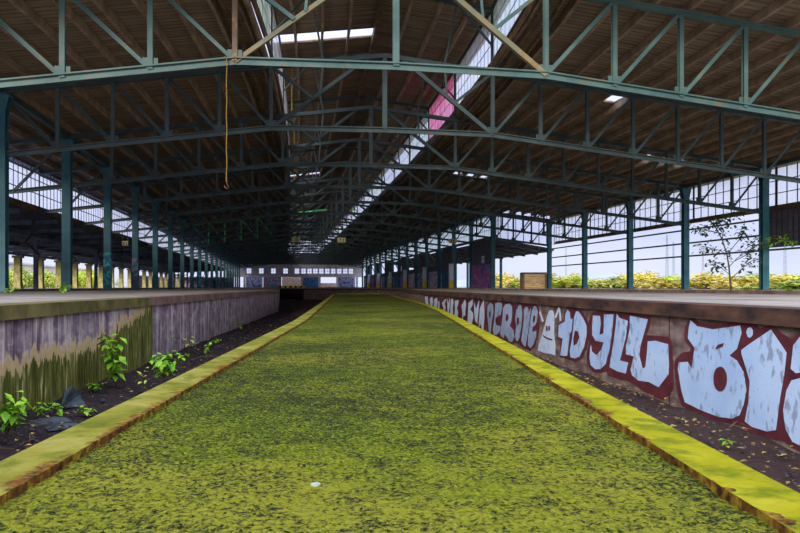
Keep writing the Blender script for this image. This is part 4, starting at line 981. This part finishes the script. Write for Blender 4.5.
weed(163, 380, .34, 8, 13, .11, B, 'low bright green weed leaning on the left kerb', seed=3, spread=1.0, z=.1)
weed(205, 358, .4, 4, 7, .1, B, 'green weed with thin arching stems, farther along the left wall', seed=4, spread=.9, droop=.2)
weed(188, 356, .55, 3, 4, .1, M['leaf_olive'], 'arched dry weed at the hollow in the left wall', seed=5, spread=.8, droop=.35)
weed(6, 440, .4, 5, 9, .12, B, 'yellow-green weed at the left edge of the picture beside the kerb', seed=6, spread=.8)
weed(11, 425, .22, 5, 8, .08, B, 'small fine-leaved weed at the left wall foot, behind the edge weed', seed=7, spread=.7)
weed(40, 416, .14, 4, 6, .08, B, 'tiny green weed left of the pointed slate rock', seed=8, spread=1)
weed(59, 415, .17, 4, 6, .08, B, 'small green weed in front of the pointed slate rock', seed=9, spread=1)
weed(97, 391, .12, 4, 6, .08, B, 'tiny green sprout at the wall foot left of the tall weed', seed=10, spread=1)
weed(86, 416, .1, 4, 6, .07, B, 'tiny green sprout by the left kerb below the slate rock', seed=11, spread=1)
weed(145, 395, .3, 2, 5, .08, M['leaf_olive'], 'thin bare-stemmed weed between the two leafy weeds', seed=12, spread=.5)
weed(240, 330, .3, 4, 7, .1, B, 'far small weed in the left trench by the kerb', seed=13, spread=.9)
weed(5, 0, .16, 4, 7, .12, B, 'small weed on the left platform at the picture edge', base=C(-9.6, 17.6, PZ), seed=14, spread=1.4)
weed(50, 0, .3, 5, 8, .12, B, 'small green weed growing on the left platform near the columns', base=C(-8.6, 18.2, PZ), seed=15, spread=1.0)
weed(704, 450, .05, 3, 5, .05, B, 'tiny sprout in the right trench under the big letters', base=C(2.4, 5.2, 0.0), seed=16, spread=1.5)
weed(745, 0, .1, 8, 7, .14, B, 'low green weed clump on the right platform below the sapling', base=C(15.6, 32.4, PZ), seed=17, spread=6)
weed(790, 0, .14, 8, 7, .14, B, 'low green weed clump on the right platform at the picture edge', base=C(14.8, 27.2, PZ), seed=18, spread=4)

# sapling on the right platform
rnd = random.Random(21); base = C(331/716*33, 33, PZ)
root = empty('sapling', base, 'tall thin sapling with sparse dark leaves growing on the right platform', 'tree')
U = 33/716.0
def SP(px, py, dy=0): return Vector(((px-731)*U*CT+dy*ST, -(px-731)*U*ST+dy*CT, (291.5-py)*U))
br = [[(731,291.5),(730,280),(729,268),(727,256),(722,240),(714,226),(710,222)], [(729,268),(735,260),(742,254),(752,248),(764,244)], [(727,256),(719,252),(706,249),(697,248)],
      [(722,240),(724,232),(722,226),(716,220)], [(735,262),(748,256),(757,246),(762,236)], [(730,276),(722,268),(713,262)], [(731,280),(742,270),(752,262),(765,259)], [(718,234),(706,232),(694,230)],
      [(727,256),(738,240),(740,232),(738,222)], [(757,246),(768,240),(780,240),(795,243)], [(714,226),(722,220),(736,214)]]
tb = MB()
for j, c in enumerate(br):
    dy = rnd.uniform(-.8,.8) if j else 0
    pts = [SP(x, y, dy*i/len(c)) for i, (x, y) in enumerate(c)]
    MB().tube(pts, [ (.04 if j == 0 else .014)*(1-i/(len(c)+1.0)) + .006 for i in range(len(c))], 6).build('trunk' if j == 0 else 'branch', M['bark'], root)
    lf = MB()
    for i in range(52 if j else 60):
        t = .35+.65*rnd.random() if j else .45+.55*rnd.random()
        u = t*(len(pts)-1); a = int(min(u, len(pts)-1.001)); q = pts[a].lerp(pts[a+1], u-a)
        q = q + Vector((rnd.gauss(0,.16), rnd.gauss(0,.16), rnd.gauss(-.05,.13)))
        b = rnd.uniform(0, 6.28); l = rnd.uniform(.16,.3)
        lf.leaf(q, (math.cos(b), math.sin(b), rnd.uniform(-.9,.1)), (rnd.uniform(-.5,.5), rnd.uniform(-.5,.5), 1), l, l*.5)
    lf.build('leaves', Dk if j not in (9,) else M['leaf_bright'], root)

# ------------------------------------------------------------------ greenery, ground and distance outside
tag(MB().quad((28,-60,.93),(600,-60,.93),(600,700,.93),(28,700,.93)).build('ground', M['ground']), 'rough open ground on the right of the station', 'ground', kind='structure')
tag(MB().quad((-600,-60,.93),(-30,-60,.93),(-30,700,.93),(-600,700,.93)).build('ground', M['ground']), 'rough open ground on the left of the station', 'ground', kind='structure')
tag(MB().quad((-30,190,.93),(28,190,.93),(28,700,.93),(-30,700,.93)).build('ground', M['ground']), 'rough open ground beyond the far end of the hall', 'ground', kind='structure')
def bush_mesh(seed, n, leaf, mat):
    rnd = random.Random(seed); lf = MB(); st = MB(); cl = []
    for i in range(10):
        a = rnd.uniform(0, 6.28); r = rnd.uniform(.1,.85); cl.append((Vector((math.cos(a)*r, math.sin(a)*r, rnd.uniform(.2,.8))), rnd.uniform(.25,.42)))
    for c, r in cl: st.tube([(c.x*.2,c.y*.2,0),(c.x*.6,c.y*.6,c.z*.5),tuple(c)], [.03,.02,.01], 5)
    for i in range(n):
        c, r = rnd.choice(cl); d = Vector((rnd.gauss(0,1),rnd.gauss(0,1),rnd.gauss(0,1))).normalized()
        p = c+d*r*rnd.random()**.5
        if p.z < .02: p.z = .02+rnd.random()*.1
        b = Vector((rnd.gauss(0,1),rnd.gauss(0,1),rnd.gauss(0,.6))); lf.leaf(p, b, d+Vector((0,0,.4)), leaf*rnd.uniform(.7,1.3), leaf*.6)
    o = lf.build('leaves', mat); q = st.build('stems', M['bark'])
    a, b = o.data, q.data; bpy.data.objects.remove(o); bpy.data.objects.remove(q); return a, b
BM = [bush_mesh(40, 900, .16, M['leaf_yellow']), bush_mesh(41, 900, .16, M['leaf_olive']), bush_mesh(42, 900, .15, M['leaf_lime']), bush_mesh(43, 900, .16, M['leaf_yellow'])]
BN = ['straw-yellow', 'olive green', 'lime green', 'golden yellow']
def bush(x, y, sx, sz, kind, label, group):
    root = empty('bush', (x, y, .93 if abs(x+1) > 29 else PZ), label, 'bush', group); root.scale = (sx, sx, sz); root.rotation_euler.z = random.uniform(0, 6.28)
    for me, n in zip(BM[kind], ('leaves', 'stems')):
        o = bpy.data.objects.new(n, me); COL.objects.link(o); o.parent = root
    return root
rnd = random.Random(5); lst = []
for i in range(34):
    px = 486+ (i+.5)/34*350 + rnd.uniform(-4,4); zc = rnd.uniform(58, 78) if i % 2 else rnd.uniform(44, 56)
    t = (px-400)/716; X = t*zc; p = C(X, zc)
    if p.x < 29.5: 
        zc *= 1.0; f = 30.5/max(p.x, 1); p = p*f; zc *= f
    lst.append((px, p, zc))
for i, (px, p, zc) in enumerate(sorted(lst, key=lambda q: q[0])):
    kd = rnd.choice((0,0,3,3,1,2)); H = rnd.uniform(9, 19)*zc/716
    bush(p.x, p.y, rnd.uniform(2.2,3.2), H*.92, kd, '%s bush on the open ground right of the hall, %s from the left' % (BN[kd], ORD[i] if i < 30 else ('thirty-first','thirty-second','thirty-third','thirty-fourth')[i-30]), 'bushes right of the hall')
for i in range(30):
    s = 54+i*3.7; x = -32.5-rnd.uniform(0, 6); kd = 2 if i % 3 else 1
    bush(x, s, rnd.uniform(1.9,2.7), rnd.uniform(2.3,3.3), kd, '%s bush beyond the left pillars, %s from the camera' % (BN[kd], ORD[i]), 'bushes left of the hall')
m = MB().box(-25.4,-25.1,130,164,.9,3.2)
tag(MB().box(-30,-10.2,164.6,164.9,PZ-.05,3.3).build('boundary_wall', M['tag_grey']), 'pale scrawled wall closing the space left of the far facade', 'wall')
tag(m.build('boundary_wall', M['tag_grey']), 'pale boundary wall with scrawls beyond the far left pillars', 'wall')
# pale building beyond the left bushes, low hills, masts
m = MB(); m.box(-75,-62,60,260,.9,6.5)
root = empty('warehouse', (-68, 160, .9), 'long pale warehouse beyond the bushes on the left', 'building')
under(m.build('walls', M['pale_house']), root)
for i in range(24): under(MB().box(-62,-61.9,64+i*8,67+i*8,2.6,4.6).build('window', M['haze_hill']), root)
under(MB().box(-76,-61.5,59,261,6.5,6.9).build('roof', M['facade']), root)
m = MB(); pts = []
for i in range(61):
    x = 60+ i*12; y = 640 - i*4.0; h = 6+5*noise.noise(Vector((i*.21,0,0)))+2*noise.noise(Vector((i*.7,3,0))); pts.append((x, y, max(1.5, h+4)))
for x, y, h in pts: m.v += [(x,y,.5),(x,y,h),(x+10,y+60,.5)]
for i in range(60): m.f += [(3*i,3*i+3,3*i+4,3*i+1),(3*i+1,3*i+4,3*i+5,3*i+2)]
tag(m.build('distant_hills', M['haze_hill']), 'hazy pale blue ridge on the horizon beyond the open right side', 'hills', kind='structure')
for i, (px, zc, h, lab) in enumerate(((667, 140, 10.4, 'left of the two masts standing close together'), (673.5, 150, 9.6, 'right of the two masts standing close together'), (785, 130, 9.2, 'farthest right, beside the cladding sheet'), (566, 260, 15, 'seen through the middle open bay'), (703, 170, 9, 'left of the sapling'))):
    p = C((px-400)/716*zc, zc, .93); root = empty('lattice_mast', p, 'pale distant mast, ' + lab, 'mast', 'distant masts')
    f = MB()
    for sx, sy in ((-1,-1),(1,-1),(1,1),(-1,1)): f.bar((sx*.25,sy*.25,0),(sx*.08,sy*.08,h),.06)
    f.build('mast_frame', M['hazed_mast'], root)
    b = MB()
    for j in range(9): b.bar((-.24+j*.018,-.25+j*.018,h*j/9),(.24-j*.018,-.25+j*.018,h*(j+1)/9),.04)
    b.build('lattice', M['hazed_mast'], root)
    MB().bar((-.9,0,h*.92),(.9,0,h*.92),.07).build('cross_arm', M['hazed_mast'], root)

# ------------------------------------------------------------------ light, sky, camera
w = bpy.data.worlds.new('World'); scene.world = w; w.use_nodes = True; nt = w.node_tree; nd = nt.nodes
bg = nd['Background']; tc = nd.new('ShaderNodeTexCoord'); sp = nd.new('ShaderNodeSeparateXYZ'); nt.links.new(tc.outputs['Generated'], sp.inputs[0])
rp = nd.new('ShaderNodeValToRGB'); e = rp.color_ramp.elements; e[0].position = .0; e[0].color = srgb(198,206,232); e[1].position = 1; e[1].color = srgb(188,198,232)
q = e.new(.12); q.color = srgb(186,196,232)
nt.links.new(sp.outputs[2], rp.inputs[0])
mp = nd.new('ShaderNodeMapping'); mp.inputs['Scale'].default_value = (1,1,5); nt.links.new(tc.outputs['Generated'], mp.inputs[0])
ns = nd.new('ShaderNodeTexNoise'); ns.inputs['Scale'].default_value = 3.2; ns.inputs['Detail'].default_value = 6; nt.links.new(mp.outputs[0], ns.inputs[0])
cr = nd.new('ShaderNodeValToRGB'); cr.color_ramp.elements[0].position = .42; cr.color_ramp.elements[1].position = .62; cr.color_ramp.elements[0].color = (0,0,0,1); cr.color_ramp.elements[1].color = (.7,.7,.7,1)
nt.links.new(ns.outputs[0], cr.inputs[0])
mx = nd.new('ShaderNodeMix'); mx.data_type = 'RGBA'; nt.links.new(cr.outputs[0], mx.inputs[0]); nt.links.new(rp.outputs[0], mx.inputs[6]); mx.inputs[7].default_value = srgb(212,218,236)
nt.links.new(mx.outputs[2], bg.inputs[0])
mr = nd.new('ShaderNodeMapRange'); mr.inputs[1].default_value = .22; mr.inputs[2].default_value = .75; mr.inputs[3].default_value = SKY; mr.inputs[4].default_value = SKY*ZEN   # an overcast sky is brightest overhead
nt.links.new(sp.outputs[2], mr.inputs[0]); nt.links.new(mr.outputs[0], bg.inputs[1])
sun = bpy.data.lights.new('sun', 'SUN'); sun.energy = SUN; sun.angle = math.radians(14); sun.color = (1, .95, .84)
so = bpy.data.objects.new('sun', sun); COL.objects.link(so)
az, el = math.radians(SAZ), math.radians(SEL)     # direction the light travels: along the hall, slightly to the right
so.rotation_euler = Vector((math.sin(az)*math.cos(el), math.cos(az)*math.cos(el), -math.sin(el))).to_track_quat('-Z', 'Y').to_euler()
so.location = (-10, -40, 30)
cam = bpy.data.cameras.new('camera'); co = bpy.data.objects.new('camera', cam); COL.objects.link(co)
cam.sensor_width = 36; cam.lens = 716/800*36; cam.clip_start = .05; cam.clip_end = 2000
cam.shift_y = (286.7-266.5)/800
co.location = (0, 0, EYE); co.rotation_euler = (math.pi/2, 0, -TH)
scene.camera = co
vs = scene.view_settings; vs.view_transform = 'Standard'; vs.look = 'None'; vs.gamma = 1; vs.use_curve_mapping = False; vs.exposure = EXPO
scene.cycles.max_bounces = 10; scene.cycles.diffuse_bounces = 6; scene.cycles.transparent_max_bounces = 16
